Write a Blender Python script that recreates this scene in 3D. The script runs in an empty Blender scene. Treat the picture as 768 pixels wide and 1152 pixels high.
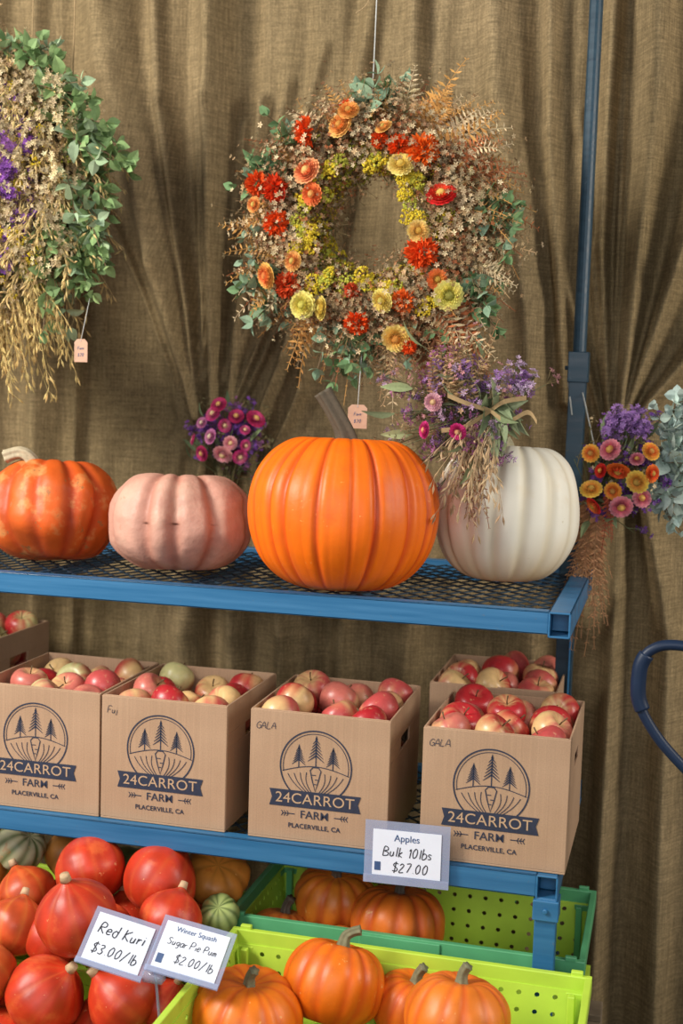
import bpy, math, random
import numpy as np
from mathutils import Vector, Matrix, noise, Euler
random.seed(7); np.random.seed(7)
rnd=random.random
def ru(a,b): return random.uniform(a,b)
S=bpy.context.scene
S.view_settings.view_transform='Standard'
S.view_settings.look='None'
COL=bpy.context.collection
FZ=-.25   # ground level

# ---------------------------------------------------------------- materials
def new_mat(name):
    m=bpy.data.materials.new(name); m.use_nodes=True
    nt=m.node_tree; b=nt.nodes['Principled BSDF']
    return m,nt,b
def N(nt,t,**kw):
    n=nt.nodes.new(t)
    for k,v in kw.items(): setattr(n,k,v)
    return n
def coords(nt,scale=(1,1,1)):
    tc=N(nt,'ShaderNodeTexCoord'); mp=N(nt,'ShaderNodeMapping')
    mp.inputs['Scale'].default_value=scale
    nt.links.new(tc.outputs['Object'],mp.inputs['Vector']); return mp.outputs['Vector']
def noise_node(nt,vec,scale,detail=4,rough=.55):
    n=N(nt,'ShaderNodeTexNoise'); n.inputs['Scale'].default_value=scale
    n.inputs['Detail'].default_value=detail; n.inputs['Roughness'].default_value=rough
    nt.links.new(vec,n.inputs['Vector']); return n.outputs['Fac']
def ramp(nt,fac,stops):
    r=N(nt,'ShaderNodeValToRGB'); e=r.color_ramp.elements
    while len(e)<len(stops): e.new(.5)
    for i,(p,c) in enumerate(stops):
        e[i].position=p; e[i].color=(c[0],c[1],c[2],1) if not isinstance(c,(int,float)) else (c,c,c,1)
    nt.links.new(fac,r.inputs['Fac']); return r.outputs['Color']
def mix(nt,a,b,fac,mode='MIX'):
    m=N(nt,'ShaderNodeMix'); m.data_type='RGBA'; m.blend_type=mode
    for sock,v in ((m.inputs[6],a),(m.inputs[7],b),(m.inputs[0],fac)):
        if hasattr(v,'links') or hasattr(v,'is_linked'): nt.links.new(v,sock)
        elif isinstance(v,(int,float)): sock.default_value=v
        else: sock.default_value=(v[0],v[1],v[2],1)
    return m.outputs[2]
def bump(nt,b,h,strength,dist=.002):
    bp=N(nt,'ShaderNodeBump'); bp.inputs['Strength'].default_value=strength
    bp.inputs['Distance'].default_value=dist
    nt.links.new(h,bp.inputs['Height']); nt.links.new(bp.outputs['Normal'],b.inputs['Normal'])
def mat_simple(name,col,rough=.5,metal=0,var=.15,scale=20,bstr=.1,bdist=.001,spec=.5):
    m,nt,b=new_mat(name); v=coords(nt); f=noise_node(nt,v,scale)
    c=ramp(nt,f,[(.3,[x*(1-var) for x in col]),(.7,[min(1,x*(1+var)) for x in col])])
    nt.links.new(c,b.inputs['Base Color']); b.inputs['Roughness'].default_value=rough
    b.inputs['Metallic'].default_value=metal; b.inputs['Specular IOR Level'].default_value=spec
    if bstr>0: bump(nt,b,noise_node(nt,v,scale*4),bstr,bdist)
    return m
def mat_vcol(name,rough=.5,var=.2,scale=40,bstr=.15,bdist=.001,spots=None,spec=.5,trans=0,coat=0,specks=None):
    m,nt,b=new_mat(name); a=N(nt,'ShaderNodeVertexColor'); a.layer_name='Col'
    v=coords(nt); f=noise_node(nt,v,scale)
    k=ramp(nt,f,[(.25,1-var),(.75,1.0)])
    c=mix(nt,a.outputs['Color'],k,1.0,'MULTIPLY')
    if spots:
        sc,col,th=spots[:3]; amt=spots[3] if len(spots)>3 else .55
        f2=noise_node(nt,v,sc,6,.6); k2=ramp(nt,f2,[(th,0.0),(th+.1,amt)])
        c=mix(nt,c,col,k2)
    if specks:
        sc,col,th=specks
        f3=noise_node(nt,v,sc,3,.7); c=mix(nt,c,col,ramp(nt,f3,[(th,0.0),(th+.05,.7)]))
    nt.links.new(c,b.inputs['Base Color']); b.inputs['Roughness'].default_value=rough
    b.inputs['Specular IOR Level'].default_value=spec
    b.inputs['Coat Weight'].default_value=coat; b.inputs['Coat Roughness'].default_value=.15
    if bstr>0: bump(nt,b,noise_node(nt,v,scale*3),bstr,bdist)
    if trans>0:
        t=N(nt,'ShaderNodeBsdfTranslucent'); nt.links.new(c,t.inputs['Color'])
        ms=N(nt,'ShaderNodeMixShader'); ms.inputs[0].default_value=trans
        nt.links.new(b.outputs[0],ms.inputs[1]); nt.links.new(t.outputs[0],ms.inputs[2])
        nt.links.new(ms.outputs[0],nt.nodes['Material Output'].inputs['Surface'])
    return m

def mat_burlap():
    m,nt,b=new_mat('burlap_weave'); v=coords(nt)
    vx=coords(nt,(12,12,360)); vz=coords(nt,(360,50,12))
    n1=noise_node(nt,vx,1,2,.6); n2=noise_node(nt,vz,1,2,.6)
    big=noise_node(nt,v,1.3,3); g=noise_node(nt,v,210,2,.6)
    base=ramp(nt,big,[(.3,(.240,.172,.083)),(.7,(.335,.245,.132))])
    c=mix(nt,base,ramp(nt,n1,[(.3,.66),(.7,1.14)]),1.0,'MULTIPLY')
    c=mix(nt,c,ramp(nt,n2,[(.3,.66),(.7,1.14)]),1.0,'MULTIPLY')
    c=mix(nt,c,ramp(nt,g,[(.35,.74),(.65,1.14)]),1.0,'MULTIPLY')
    nt.links.new(c,b.inputs['Base Color']); b.inputs['Roughness'].default_value=.9
    b.inputs['Specular IOR Level'].default_value=.12
    h=mix(nt,n1,n2,.5); bump(nt,b,h,.5,.002)
    return m
def mat_cardboard():
    m,nt,b=new_mat('kraft_cardboard'); v=coords(nt,(1,1,1)); vs=coords(nt,(260,260,2))
    a=noise_node(nt,v,6,3); s=noise_node(nt,vs,1,2); g=noise_node(nt,v,350,2)
    c=ramp(nt,a,[(.3,(.405,.255,.158)),(.7,(.475,.308,.195))])
    c=mix(nt,c,ramp(nt,s,[(.3,.92),(.7,1.03)]),1.0,'MULTIPLY')
    c=mix(nt,c,ramp(nt,g,[(.35,.90),(.6,1.0)]),1.0,'MULTIPLY')
    nt.links.new(c,b.inputs['Base Color']); b.inputs['Roughness'].default_value=.8
    b.inputs['Specular IOR Level'].default_value=.2
    bump(nt,b,s,.12,.001); return m
def mat_blue(name,ca,cb,spec=.5):
    m,nt,b=new_mat(name); v=coords(nt); vs=coords(nt,(3,20,60))
    a=noise_node(nt,vs,1,5); sc=noise_node(nt,v,55,6,.7)
    c=ramp(nt,a,[(.3,ca),(.7,cb)])
    c=mix(nt,c,(.10,.13,.16),ramp(nt,sc,[(.64,0.0),(.70,.8)]))
    nt.links.new(c,b.inputs['Base Color']); b.inputs['Specular IOR Level'].default_value=spec
    nt.links.new(ramp(nt,a,[(.3,.28),(.7,.5)]),b.inputs['Roughness'])
    bump(nt,b,noise_node(nt,v,60,4),.08,.001); return m
def mat_plastic_clear():
    m,nt,b=new_mat('clear_plastic_sleeve'); v=coords(nt); f=noise_node(nt,v,8)
    t=N(nt,'ShaderNodeBsdfTransparent'); t.inputs['Color'].default_value=(.84,.88,.95,1)
    nt.links.new(ramp(nt,f,[(.3,(.42,.46,.62)),(.7,(.52,.56,.72))]),b.inputs['Base Color']); b.inputs['Roughness'].default_value=.12
    ms=N(nt,'ShaderNodeMixShader'); ms.inputs[0].default_value=.36
    nt.links.new(t.outputs[0],ms.inputs[1]); nt.links.new(b.outputs[0],ms.inputs[2])
    nt.links.new(ms.outputs[0],nt.nodes['Material Output'].inputs['Surface']); return m

M_burlap=mat_burlap(); M_card=mat_cardboard(); M_clear=mat_plastic_clear()
M_blue=mat_blue('blue_painted_steel',(.016,.108,.24),(.036,.165,.33))
M_slate=mat_blue('slate_painted_steel',(.012,.034,.055),(.024,.058,.085),.35)
M_mesh=mat_simple('dark_expanded_steel',(.018,.040,.062),.5,.3,.3,40,.1)
M_ink=mat_simple('navy_ink',(.018,.024,.05),.7,0,.2,80,0)
M_inkc=mat_simple('kraft_lettering',(.46,.30,.18),.8,0,.05,50,0)
M_pen=mat_simple('marker_ink',(.012,.012,.02),.6,0,.1,80,0)
M_penb=mat_simple('printed_blue_ink',(.03,.07,.18),.6,0,.1,80,0)
M_paper=mat_simple('white_card',(.66,.69,.78),.6,0,.03,20,0)
M_kraft=mat_simple('kraft_tag_paper',(.52,.31,.21),.8,0,.08,60,.05)
M_string=mat_simple('jute_twine',(.35,.24,.12),.9,0,.2,300,.1)
M_white=mat_simple('white_string',(.55,.55,.52),.8,0,.1,100,0)
M_wood=mat_simple('weathered_pallet_wood',(.22,.16,.10),.85,0,.3,14,.3,.002)
M_skin=mat_vcol('pumpkin_skin',.46,.14,22,.35,.0015,spots=(9,(.68,.10,.006),.55,.55),spec=.38,specks=(70,(.78,.32,.07),.68))
M_skinm=mat_vcol('mottled_pumpkin_skin',.50,.32,14,.6,.002,spots=(15,(.66,.33,.11),.53,.55),spec=.35,specks=(28,(.26,.13,.045),.62))
M_pie=mat_vcol('pie_pumpkin_skin',.44,.24,18,.35,.0015,spots=(22,(.52,.10,.012),.56,.5),spec=.42,specks=(55,(.80,.44,.14),.67))
M_pink=mat_vcol('pink_pumpkin_skin',.52,.22,26,.5,.003,spots=(10,(.64,.40,.29),.50,.40),spec=.35,specks=(38,(.50,.25,.17),.66))
M_wht=mat_vcol('white_pumpkin_skin',.48,.10,12,.2,.001,spots=(7,(.70,.58,.38),.58,.45),spec=.38,specks=(40,(.60,.50,.32),.70))
M_kuri=mat_vcol('kuri_squash_skin',.42,.40,14,.35,.0015,spots=(14,(.66,.14,.035),.56,.5),spec=.42,specks=(55,(.78,.34,.14),.67))
M_stem=mat_vcol('squash_stem',.75,.35,120,.4,.001)
M_apple=mat_vcol('apple_skin',.36,.25,60,.05,.0005,spots=(90,(.72,.46,.24),.60,.45),spec=.45,coat=.05)
M_plant=mat_vcol('dried_botanicals',.75,.25,160,0,.001,trans=.22,spec=.2)
M_lime=mat_simple('lime_plastic',(.46,.66,.06),.42,0,.08,10,.05)
M_teal=mat_simple('green_plastic',(.10,.38,.17),.42,0,.1,10,.05)
M_navy=mat_simple('navy_rubber_coat',(.006,.017,.045),.45,0,.1,30,.05,spec=.35)
M_floor=mat_simple('concrete',(.16,.15,.14),.85,0,.25,6,.3,.003)
M_rubber=mat_simple('black_rubber',(.015,.015,.015),.8,0,.2,30,.1)

# ---------------------------------------------------------------- mesh builder
class MB:
    def __init__(s): s.v=[];s.f=[];s.c=[];s.m=[];s.n=0
    def add(s,v,f,col=(.5,.5,.5),mi=0):
        v=np.asarray(v,float); s.v.append(v); n=s.n
        s.f.extend([tuple(i+n for i in q) for q in f]); s.m.extend([mi]*len(f))
        c=np.asarray(col,float)
        if c.ndim==1: c=np.tile(c,(len(v),1))
        s.c.append(c); s.n+=len(v)
    def build(s,name,mats,smooth=True,parent=None,loc=None):
        me=bpy.data.meshes.new(name); V=np.concatenate(s.v)
        if loc is not None: V=V-np.array(loc)
        me.from_pydata(V.tolist(),[],s.f)
        for m in mats: me.materials.append(m)
        me.polygons.foreach_set('material_index',s.m)
        me.polygons.foreach_set('use_smooth',[smooth]*len(s.f))
        a=me.color_attributes.new('Col','FLOAT_COLOR','POINT')
        C=np.concatenate(s.c); C=np.hstack([np.clip(C,0,1),np.ones((len(C),1))]).astype('f')
        a.data.foreach_set('color',C.ravel()); me.update()
        o=bpy.data.objects.new(name,me); COL.objects.link(o)
        if loc is not None: o.location=loc
        if parent: o.parent=parent
        return o
def empty(name,loc=(0,0,0),rot=(0,0,0)):
    o=bpy.data.objects.new(name,None); o.empty_display_size=.05; o.location=loc; o.rotation_euler=rot; COL.objects.link(o); return o
BOXF=[(0,3,2,1),(4,5,6,7),(0,1,5,4),(1,2,6,5),(2,3,7,6),(3,0,4,7)]
def boxv(a,b):
    x0,y0,z0=a;x1,y1,z1=b
    return [(x0,y0,z0),(x1,y0,z0),(x1,y1,z0),(x0,y1,z0),(x0,y0,z1),(x1,y0,z1),(x1,y1,z1),(x0,y1,z1)]
def addbox(mb,a,b,mi=0,col=(.5,.5,.5)): mb.add(boxv(a,b),BOXF,col,mi)
def bevel(o,w=.002,seg=2):
    m=o.modifiers.new('bevel','BEVEL'); m.width=w; m.segments=seg; m.limit_method='ANGLE'; m.angle_limit=.6
def frame(d,hint=None):
    d=np.asarray(d,float); d=d/(np.linalg.norm(d)+1e-9)
    h=np.array([0,0,1.]) if hint is None else np.asarray(hint,float)
    h=h/(np.linalg.norm(h)+1e-9)
    if abs(np.dot(d,h))>.95: h=np.array([1.,0,0]) if abs(d[0])<.9 else np.array([0,1.,0])
    x=np.cross(h,d); x/=np.linalg.norm(x); y=np.cross(d,x)
    return np.stack([x,y,d],axis=1)   # columns
def rotz(a):
    c,s=math.cos(a),math.sin(a); return np.array([[c,-s,0],[s,c,0],[0,0,1]])
def tube(mb,path,rad,seg=8,col=(.3,.2,.1),mi=0,ridge=0,nr=5,cap=True):
    P=np.asarray(path,float); n=len(P); V=[];
    rad=[rad]*n if isinstance(rad,(int,float)) else rad
    px=None
    for i in range(n):
        t=P[min(i+1,n-1)]-P[max(i-1,0)]; t/=np.linalg.norm(t)+1e-9
        if px is None: B=frame(t); px=B[:,0]
        x=px-t*np.dot(px,t); x/=np.linalg.norm(x)+1e-9; y=np.cross(t,x); px=x
        for k in range(seg):
            a=2*math.pi*k/seg; r=rad[i]*(1+ridge*math.cos(nr*a+i*.06))
            V.append(P[i]+x*math.cos(a)*r+y*math.sin(a)*r)
    F=[]
    for i in range(n-1):
        for k in range(seg):
            a=i*seg+k;b=i*seg+(k+1)%seg; F.append((a,b,b+seg,a+seg))
    if cap:
        F.append(tuple(range(seg-1,-1,-1))); F.append(tuple((n-1)*seg+k for k in range(seg)))
    mb.add(V,F,col,mi)
def smooth_path(pts,k=8):
    pts=[Vector(p) for p in pts]; out=[]
    for i in range(len(pts)-1):
        p0=pts[max(i-1,0)];p1=pts[i];p2=pts[i+1];p3=pts[min(i+2,len(pts)-1)]
        for j in range(k):
            t=j/k
            out.append(.5*((2*p1)+(p2-p0)*t+(2*p0-5*p1+4*p2-p3)*t*t+(3*p1-p0-3*p2+p3)*t**3))
    out.append(pts[-1]); return [tuple(p) for p in out]

# ---------------------------------------------------------------- camera
f=1450.0; yaw=math.radians(14.3); p=math.radians(5.6); r=math.radians(1.8)
Fv=Vector((-math.sin(yaw)*math.cos(p), math.cos(yaw)*math.cos(p), -math.sin(p)))
R0=Vector((math.cos(yaw), math.sin(yaw),0)); U0=R0.cross(Fv)
R=R0*math.cos(r)+U0*math.sin(r); U=U0*math.cos(r)-R0*math.sin(r)
cd=bpy.data.cameras.new("camera"); cam=bpy.data.objects.new("camera",cd); COL.objects.link(cam)
mw=Matrix(((R.x,U.x,-Fv.x,.2237),(R.y,U.y,-Fv.y,-2.5941),(R.z,U.z,-Fv.z,1.524),(0,0,0,1)))
cam.matrix_world=mw; cd.sensor_width=36; cd.sensor_fit='AUTO'; cd.lens=f/1152*36
cd.dof.use_dof=True; cd.dof.focus_distance=2.72; cd.dof.aperture_fstop=2.8
S.camera=cam

# ---------------------------------------------------------------- lights
w=bpy.data.worlds.new("overcast_sky"); S.world=w; w.use_nodes=True
bg=w.node_tree.nodes['Background']; bg.inputs[0].default_value=(.86,.91,1.0,1); bg.inputs[1].default_value=.28
def area(name,loc,target,sx,sy,power,col):
    l=bpy.data.lights.new(name,'AREA'); l.shape='RECTANGLE'; l.size=sx; l.size_y=sy; l.energy=power; l.color=col
    o=bpy.data.objects.new(name,l); o.location=loc; COL.objects.link(o)
    o.rotation_euler=(Vector(target)-Vector(loc)).to_track_quat('-Z','Y').to_euler()
area('tent_opening_daylight',(-3.0,-2.1,3.0),(-.5,.2,1.15),1.3,1.1,228,(1,.955,.87))
area('front_opening_daylight',(.2,-4.2,2.2),(-.4,.2,.9),2.6,1.6,60,(.97,.98,1))
area('right_curtain_fill',(2.9,-.3,2.4),(0,.8,1.6),.9,1.6,72,(1,.93,.82))  # added lamp brightening the right part of the curtain, no opening modelled there

# ---------------------------------------------------------------- floor and curtain
mb=MB(); addbox(mb,(-4,-5,FZ-.1),(4,2.5,FZ)); mb.build('floor',[M_floor],False)
def curtain():
    nx,nz=760,480
    xs=np.linspace(-2.6,1.5,nx); zs=np.linspace(FZ+.01,2.93,nz); X,Z=np.meshgrid(xs,zs)
    U_=X.copy()
    for xg,zg,a,wx in((-1.06,1.41,1.6,.22),(.075,1.43,1.8,.2)):
        up=np.where(Z>zg,np.exp(-(Z-zg)/.35),np.exp((Z-zg)/.18))
        U_=U_+(X-xg)*a*up*np.exp(-((X-xg)/wx)**2)
    B0=.93
    base=.014*np.sin(U_*2*np.pi/.36+.5+.5*np.sin(Z*1.3))+.009*np.sin(U_*2*np.pi/.17+1.3+.8*np.sin(Z*1.9))+.0035*np.sin(U_*2*np.pi/.07+2*np.sin(Z*1.4))
    ridges=[ # x0,z0,w0,h0 -> x1,z1,w1,h1
     (-1.47,2.93,.075,.13,-1.37,2.40,.07,.14),(-1.37,2.40,.07,.14,-1.22,1.85,.045,.14),(-1.22,1.85,.045,.14,-1.09,1.42,.018,.11),
     (-1.27,2.93,.03,.07,-1.23,2.3,.026,.07),(-1.23,2.3,.026,.07,-1.08,1.42,.012,.09),
     (-1.07,2.93,.045,.14,-1.07,2.3,.042,.14),(-1.07,2.3,.042,.14,-1.04,1.42,.018,.12),
     (-.93,2.3,.02,.06,-1.0,1.42,.010,.08),(-.72,2.1,.028,.08,-.84,1.60,.018,.09),(-.84,1.6,.018,.09,-.97,1.28,.012,.08),
     (-.62,2.6,.035,.06,-.80,1.5,.014,.06),(-.80,1.5,.014,.06,-.93,1.2,.011,.06),
     (-1.62,2.93,.03,.06,-1.60,FZ,.03,.06),(-1.485,2.1,.012,.045,-1.49,FZ,.012,.05),(-1.80,2.93,.05,.08,-1.8,FZ,.05,.08),
     (-1.06,1.40,.02,.11,-1.13,.8,.045,.07),(-1.02,1.40,.018,.10,-.98,.8,.035,.08),(-1.13,.8,.045,.07,-1.13,FZ,.05,.06),(-.98,.8,.035,.08,-.97,FZ,.04,.07),
     (-.95,1.4,.02,.09,-.83,.8,.03,.07),(-.83,.8,.03,.07,-.82,FZ,.035,.07),(-.66,1.4,.028,.05,-.66,FZ,.035,.06),
     (-.33,2.93,.06,.14,-.27,2.3,.055,.14),(-.27,2.3,.055,.14,-.17,1.75,.045,.13),(-.17,1.75,.045,.13,-.12,1.2,.035,.09),(-.12,1.2,.035,.09,-.10,FZ,.045,.08),
     (-.16,2.93,.022,.08,-.13,2.2,.022,.09),(-.13,2.2,.022,.09,-.06,1.5,.018,.07),
     (-.52,2.93,.035,.07,-.47,1.4,.028,.06),(-.47,1.4,.028,.04,-.48,FZ,.045,.05),
     (.11,2.93,.05,.13,.14,2.3,.045,.13),(.14,2.3,.045,.13,.085,1.44,.017,.11),
     (.37,2.4,.045,.13,.21,1.85,.028,.12),(.21,1.85,.028,.12,.095,1.45,.012,.10),
     (.62,2.1,.055,.13,.27,1.65,.026,.12),(.27,1.65,.026,.12,.11,1.44,.012,.10),
     (.06,1.44,.012,.10,.015,1.9,.018,.09),(.015,1.9,.018,.09,.02,2.93,.03,.08),
     (.09,1.42,.016,.12,.10,1.0,.028,.12),(.10,1.0,.028,.12,.09,FZ,.033,.12),
     (.12,1.42,.014,.10,.24,.9,.032,.08),(.24,.9,.032,.08,.26,FZ,.04,.08),
     (.33,2.93,.045,.11,.37,2.4,.045,.13),(.5,1.5,.05,.10,.45,FZ,.055,.10)]
    for k,xe in enumerate((-1.52,-1.30,-1.14,-.99,-.86,-.76,-.68,-.55)):
        ridges.append((xe,2.25+.1*(k%3),.016,.022,-1.06+.015*(k-3),1.40,.007,.055))
    for k,xe in enumerate((-.18,-.06,.05,.18,.30,.42,.55)):
        ridges.append((xe,2.15+.1*(k%3),.016,.022,.075+.01*(k-3),1.43,.007,.065))
    R_=np.zeros_like(X)
    for x0,z0,w0,h0,x1,z1,w1,h1 in ridges:
        dx,dz=x1-x0,z1-z0; L=dx*dx+dz*dz
        T=((X-x0)*dx+(Z-z0)*dz)/L
        Tc=np.clip(T,0,1); D=np.hypot(X-(x0+Tc*dx),Z-(z0+Tc*dz))
        W=(w0+(w1-w0)*Tc); H=(h0+(h1-h0)*Tc)
        q=H*.85*np.exp(-np.abs(D/W)**2.0)
        R_=np.maximum(R_,q)+.18*np.minimum(R_,q)
    Y=B0+base*(1-.5*np.clip(R_/.06,0,1))-R_
    Y+=np.array([noise.fractal(Vector((x*4,0,z*3)),.8,2.,3) for x,z in zip(X.ravel(),Z.ravel())]).reshape(X.shape)*.008
    V=np.stack([X.ravel(),Y.ravel(),Z.ravel()],1)
    idx=np.arange(nx*nz).reshape(nz,nx)
    F=np.stack([idx[:-1,:-1].ravel(),idx[:-1,1:].ravel(),idx[1:,1:].ravel(),idx[1:,:-1].ravel()],1).tolist()
    mb=MB(); mb.add(V,F); mb.build('burlap_curtain',[M_burlap])
curtain()
mb=MB(); tube(mb,[(-2.7,.98,2.96),(1.6,.98,2.96)],.02,12); tube(mb,[(-2.7,.35,2.975),(1.6,.35,2.975)],.015,12)
for x in(-2.65,1.55):
    tube(mb,[(x,.35,2.96),(x,.98,2.96)],.015,10); tube(mb,[(x,.98,FZ),(x,.98,2.96)],.02,12)
mb.build('tent_frame',[M_slate])

# ---------------------------------------------------------------- shelf
XL,XR=-1.95,.045; DEP=.70
shelf=empty('steel_shelving_unit')
def rails(z0,z1,name):
    mb=MB()
    for (a,b) in(((XL,0,z0),(0,.004,z1)),((XL,0,z1-.004),(0,.03,z1)),((XL,0,z0),(0,.03,z0+.004))): addbox(mb,a,b)
    addbox(mb,(XL,DEP-.03,z0),(XR,DEP,z1))
    for x0 in(0.0,XL):
        x1=x0+.045; t=.004
        addbox(mb,(x0,-.002,z0-.006),(x0+t,DEP,z1)); addbox(mb,(x1-t,-.002,z0-.006),(x1,DEP,z1))
        addbox(mb,(x0,-.002,z1-t),(x1,DEP,z1)); addbox(mb,(x0,-.002,z0-.006),(x1,DEP,z0-.006+t))
        addbox(mb,(x0+t,.05,z0),(x1-t,.054,z1-t))
    for x in np.arange(-1.6,-.1,.38): addbox(mb,(x,.03,z0+.004),(x+.03,DEP-.03,z1-.022))
    o=mb.build(name,[M_blue],False,shelf); bevel(o,.0015,2)
    dx,dy=.026,.030; nx=int((0-XL-.05)/dx); ny=int((DEP-.05)/dy)
    zz=z1-.010
    mb=MB(); x0=XL+.045; y0=.012
    def strand(xa,ya,xb,yb,dz):
        d=np.array([xb-xa,yb-ya,0]); n=np.array([-d[1],d[0],0])/np.hypot(d[0],d[1])*.0021
        A=np.array([xa,ya,zz-dz]);B=np.array([xb,yb,zz+dz]); h=np.array([0,0,.0028])
        mb.add([A-n,A+n,B+n,B-n,A-n+h,A+n+h,B+n+h,B-n+h],[(4,7,6,5),(0,4,5,1),(0,3,7,4),(1,5,6,2)])
    for j in range(ny):
        for i in range(nx):
            xa=x0+i*dx; ya=y0+j*dy; s=(1 if (i+j)%2==0 else -1)
            if s>0: strand(xa,ya,xa+dx,ya+dy,.001)
            else: strand(xa,ya+dy,xa+dx,ya,.001)
    mb.build(name+'_mesh_deck',[M_mesh],False,shelf)
rails(1.036,1.083,'upper_frame'); rails(.487,.535,'lower_frame')
def posts():
    mb=MB()
    for x in(-.012,XL+.02):
        addbox(mb,(x-.021,DEP-.062,FZ),(x+.021,DEP-.02,1.62),1)
        tube(mb,[(x,DEP-.04,1.6),(x,DEP-.04,2.97)],.0165,16,mi=1)
        addbox(mb,(x-.025,DEP-.066,1.55),(x+.025,DEP-.016,1.625),1)
        tube(mb,[(x-.022,DEP-.04,1.585),(x-.034,DEP-.04,1.585)],.006,6,mi=1)
    for x0 in(0.0,XL):
        addbox(mb,(x0,0.001,FZ),(x0+.044,.044,.487))
        addbox(mb,(x0-.004,-.006,.44),(x0+.049,.048,.483))
        tube(mb,[(x0+.022,-.006,.462),(x0+.022,-.012,.462)],.006,6)
    for x in (0.0,XL+.01): addbox(mb,(x,.62,.7),(x+.004,.64,1.03))
    o=mb.build('posts_and_legs',[M_blue,M_slate],False,shelf); bevel(o,.003,2)
posts()
def pallet(x0,x1,y0,y1,z0,z1):
    mb=MB()
    for y in np.linspace(y0,y1-.08,max(3,int((y1-y0)/.12))):
        addbox(mb,(x0,y,z1-.018),(x1,y+.08,z1)); 
    for y in(y0,(y0+y1)/2-.04,y1-.08): addbox(mb,(x0,y,z0),(x1,y+.08,z0+.016))
    for x in(x0,(x0+x1)/2-.02,x1-.04): addbox(mb,(x,y0,z0+.016),(x+.04,y1,z1-.018))
    o=mb.build('wooden_pallet',[M_wood],False); bevel(o,.002,1)
for (ya,yb) in((-.58,-.012),(.052,.60)):
    pallet(-1.5,.13,ya,yb,FZ,FZ+.124); pallet(-1.5,.13,ya,yb,FZ+.125,-.001)

# ---------------------------------------------------------------- gourds
def gourd(mb,c,rx,h,grooves,gd,gw,base,groovecol,tilt=(0,0,0),top=.35,dimple=.10,power=.85,zp=.92,nt=160,nv=72,lump=.03,seed=0,mi=0,shape=None,second=None,vary=.1,bottomcol=None,wart=0):
    rs=random.Random(seed); ga=[(i+rs.uniform(-.22,.22))*2*math.pi/grooves for i in range(grooves)] if grooves else []
    gs=[rs.uniform(.6,1.2) for _ in ga]
    E=Euler(tilt).to_matrix(); V=[];Cc=[]
    base=np.array(base); gc=np.array(groovecol)
    so=Vector((seed*3.1,seed*1.7,0))
    for j in range(nv+1):
        ph=math.pi*j/nv; s=math.sin(ph); cz=math.cos(ph)
        if shape: rr,zz=shape(j/nv)
        else:
            rr=abs(s)**power; zz=.5*math.copysign(abs(cz)**zp,cz)
            zz-=math.copysign(dimple*math.exp(-(s/.33)**2),cz)*(1 if cz>0 else .6)
        for i in range(nt):
            a=2*math.pi*i/nt; g=0
            for q,st in zip(ga,gs):
                d=(a-q+math.pi)%(2*math.pi)-math.pi
                if abs(d)<.5: g=max(g,st*math.exp(-(d/gw)**2))
            if second: g2=.5*(.5+.5*math.cos(second*a+2*math.sin(a*3)))**6
            else: g2=0
            edge=min(1,s*2.0)
            sp=Vector((math.cos(a)*s,math.sin(a)*s,cz))
            nz=noise.noise(sp*1.6+so)
            k=1-gd*g*edge-gd*.25*g2*edge+lump*nz
            if wart: k+=wart*noise.noise(sp*4.0+so)+wart*.35*noise.noise(sp*9+so)
            v=Vector((rr*rx*k*math.cos(a),rr*rx*k*math.sin(a),zz*h*(1+.5*lump*nz)-gd*g*h*.25*(cz>0)*edge))
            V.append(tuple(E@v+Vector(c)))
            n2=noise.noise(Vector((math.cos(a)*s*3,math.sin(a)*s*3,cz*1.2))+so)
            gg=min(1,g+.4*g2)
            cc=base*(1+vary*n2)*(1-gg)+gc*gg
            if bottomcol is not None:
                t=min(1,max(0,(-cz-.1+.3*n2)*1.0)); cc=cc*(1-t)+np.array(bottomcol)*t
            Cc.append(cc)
    F=[]
    for j in range(nv):
        for i in range(nt):
            a=j*nt+i;b=j*nt+(i+1)%nt; F.append((a,a+nt,b+nt,b))
    mb.add(V,F,np.array(Cc),mi)
def stem(mb,base,pts,r0,r1,col,mi=1,ridge=.16,nr=5,flare=1.7):
    pth=smooth_path([tuple(np.array(base)+np.array(q)) for q in pts],6); n=len(pth)
    rad=[]
    for i in range(n):
        t=i/(n-1); rr=r0+(r1-r0)*t
        rr*=1+(flare-1)*math.exp(-t*6)+.18*math.exp(-((1-t)*9))
        rad.append(rr)
    tube(mb,pth,rad,30,col,mi,ridge,nr)
mb=MB(); c=(-.467,.135,1.249)
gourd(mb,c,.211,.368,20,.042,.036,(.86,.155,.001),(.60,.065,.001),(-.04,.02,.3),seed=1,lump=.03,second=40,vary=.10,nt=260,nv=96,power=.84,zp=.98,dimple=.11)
stem(mb,(c[0]+.004,c[1],c[2]+.130),[(0.005,0,-.02),(-.002,-.005,.035),(-.024,-.012,.082),(-.054,-.018,.132)],.0175,.016,(.10,.075,.045),flare=2.6,ridge=.22)
mb.build('carving_pumpkin',[M_skin,M_stem],loc=c)
mb=MB(); c=(-1.218,.24,1.201)
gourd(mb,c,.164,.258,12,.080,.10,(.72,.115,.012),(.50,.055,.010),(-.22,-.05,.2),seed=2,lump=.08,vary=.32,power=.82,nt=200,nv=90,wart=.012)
stem(mb,(c[0]-.022,c[1]-.04,c[2]+.088),[(0,0,-.01),(-.012,-.01,.035),(-.035,-.02,.052),(-.07,-.03,.042)],.015,.013,(.52,.43,.28),flare=2.0)
mb.build('heirloom_orange_pumpkin',[M_skinm,M_stem],loc=c)
mb=MB(); c=(-.880,.215,1.196)
gourd(mb,c,.168,.246,11,.090,.11,(.62,.325,.240),(.47,.20,.14),(-.10,.02,.5),seed=3,lump=.07,vary=.14,power=.76,nt=260,nv=110,wart=.014)
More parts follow.
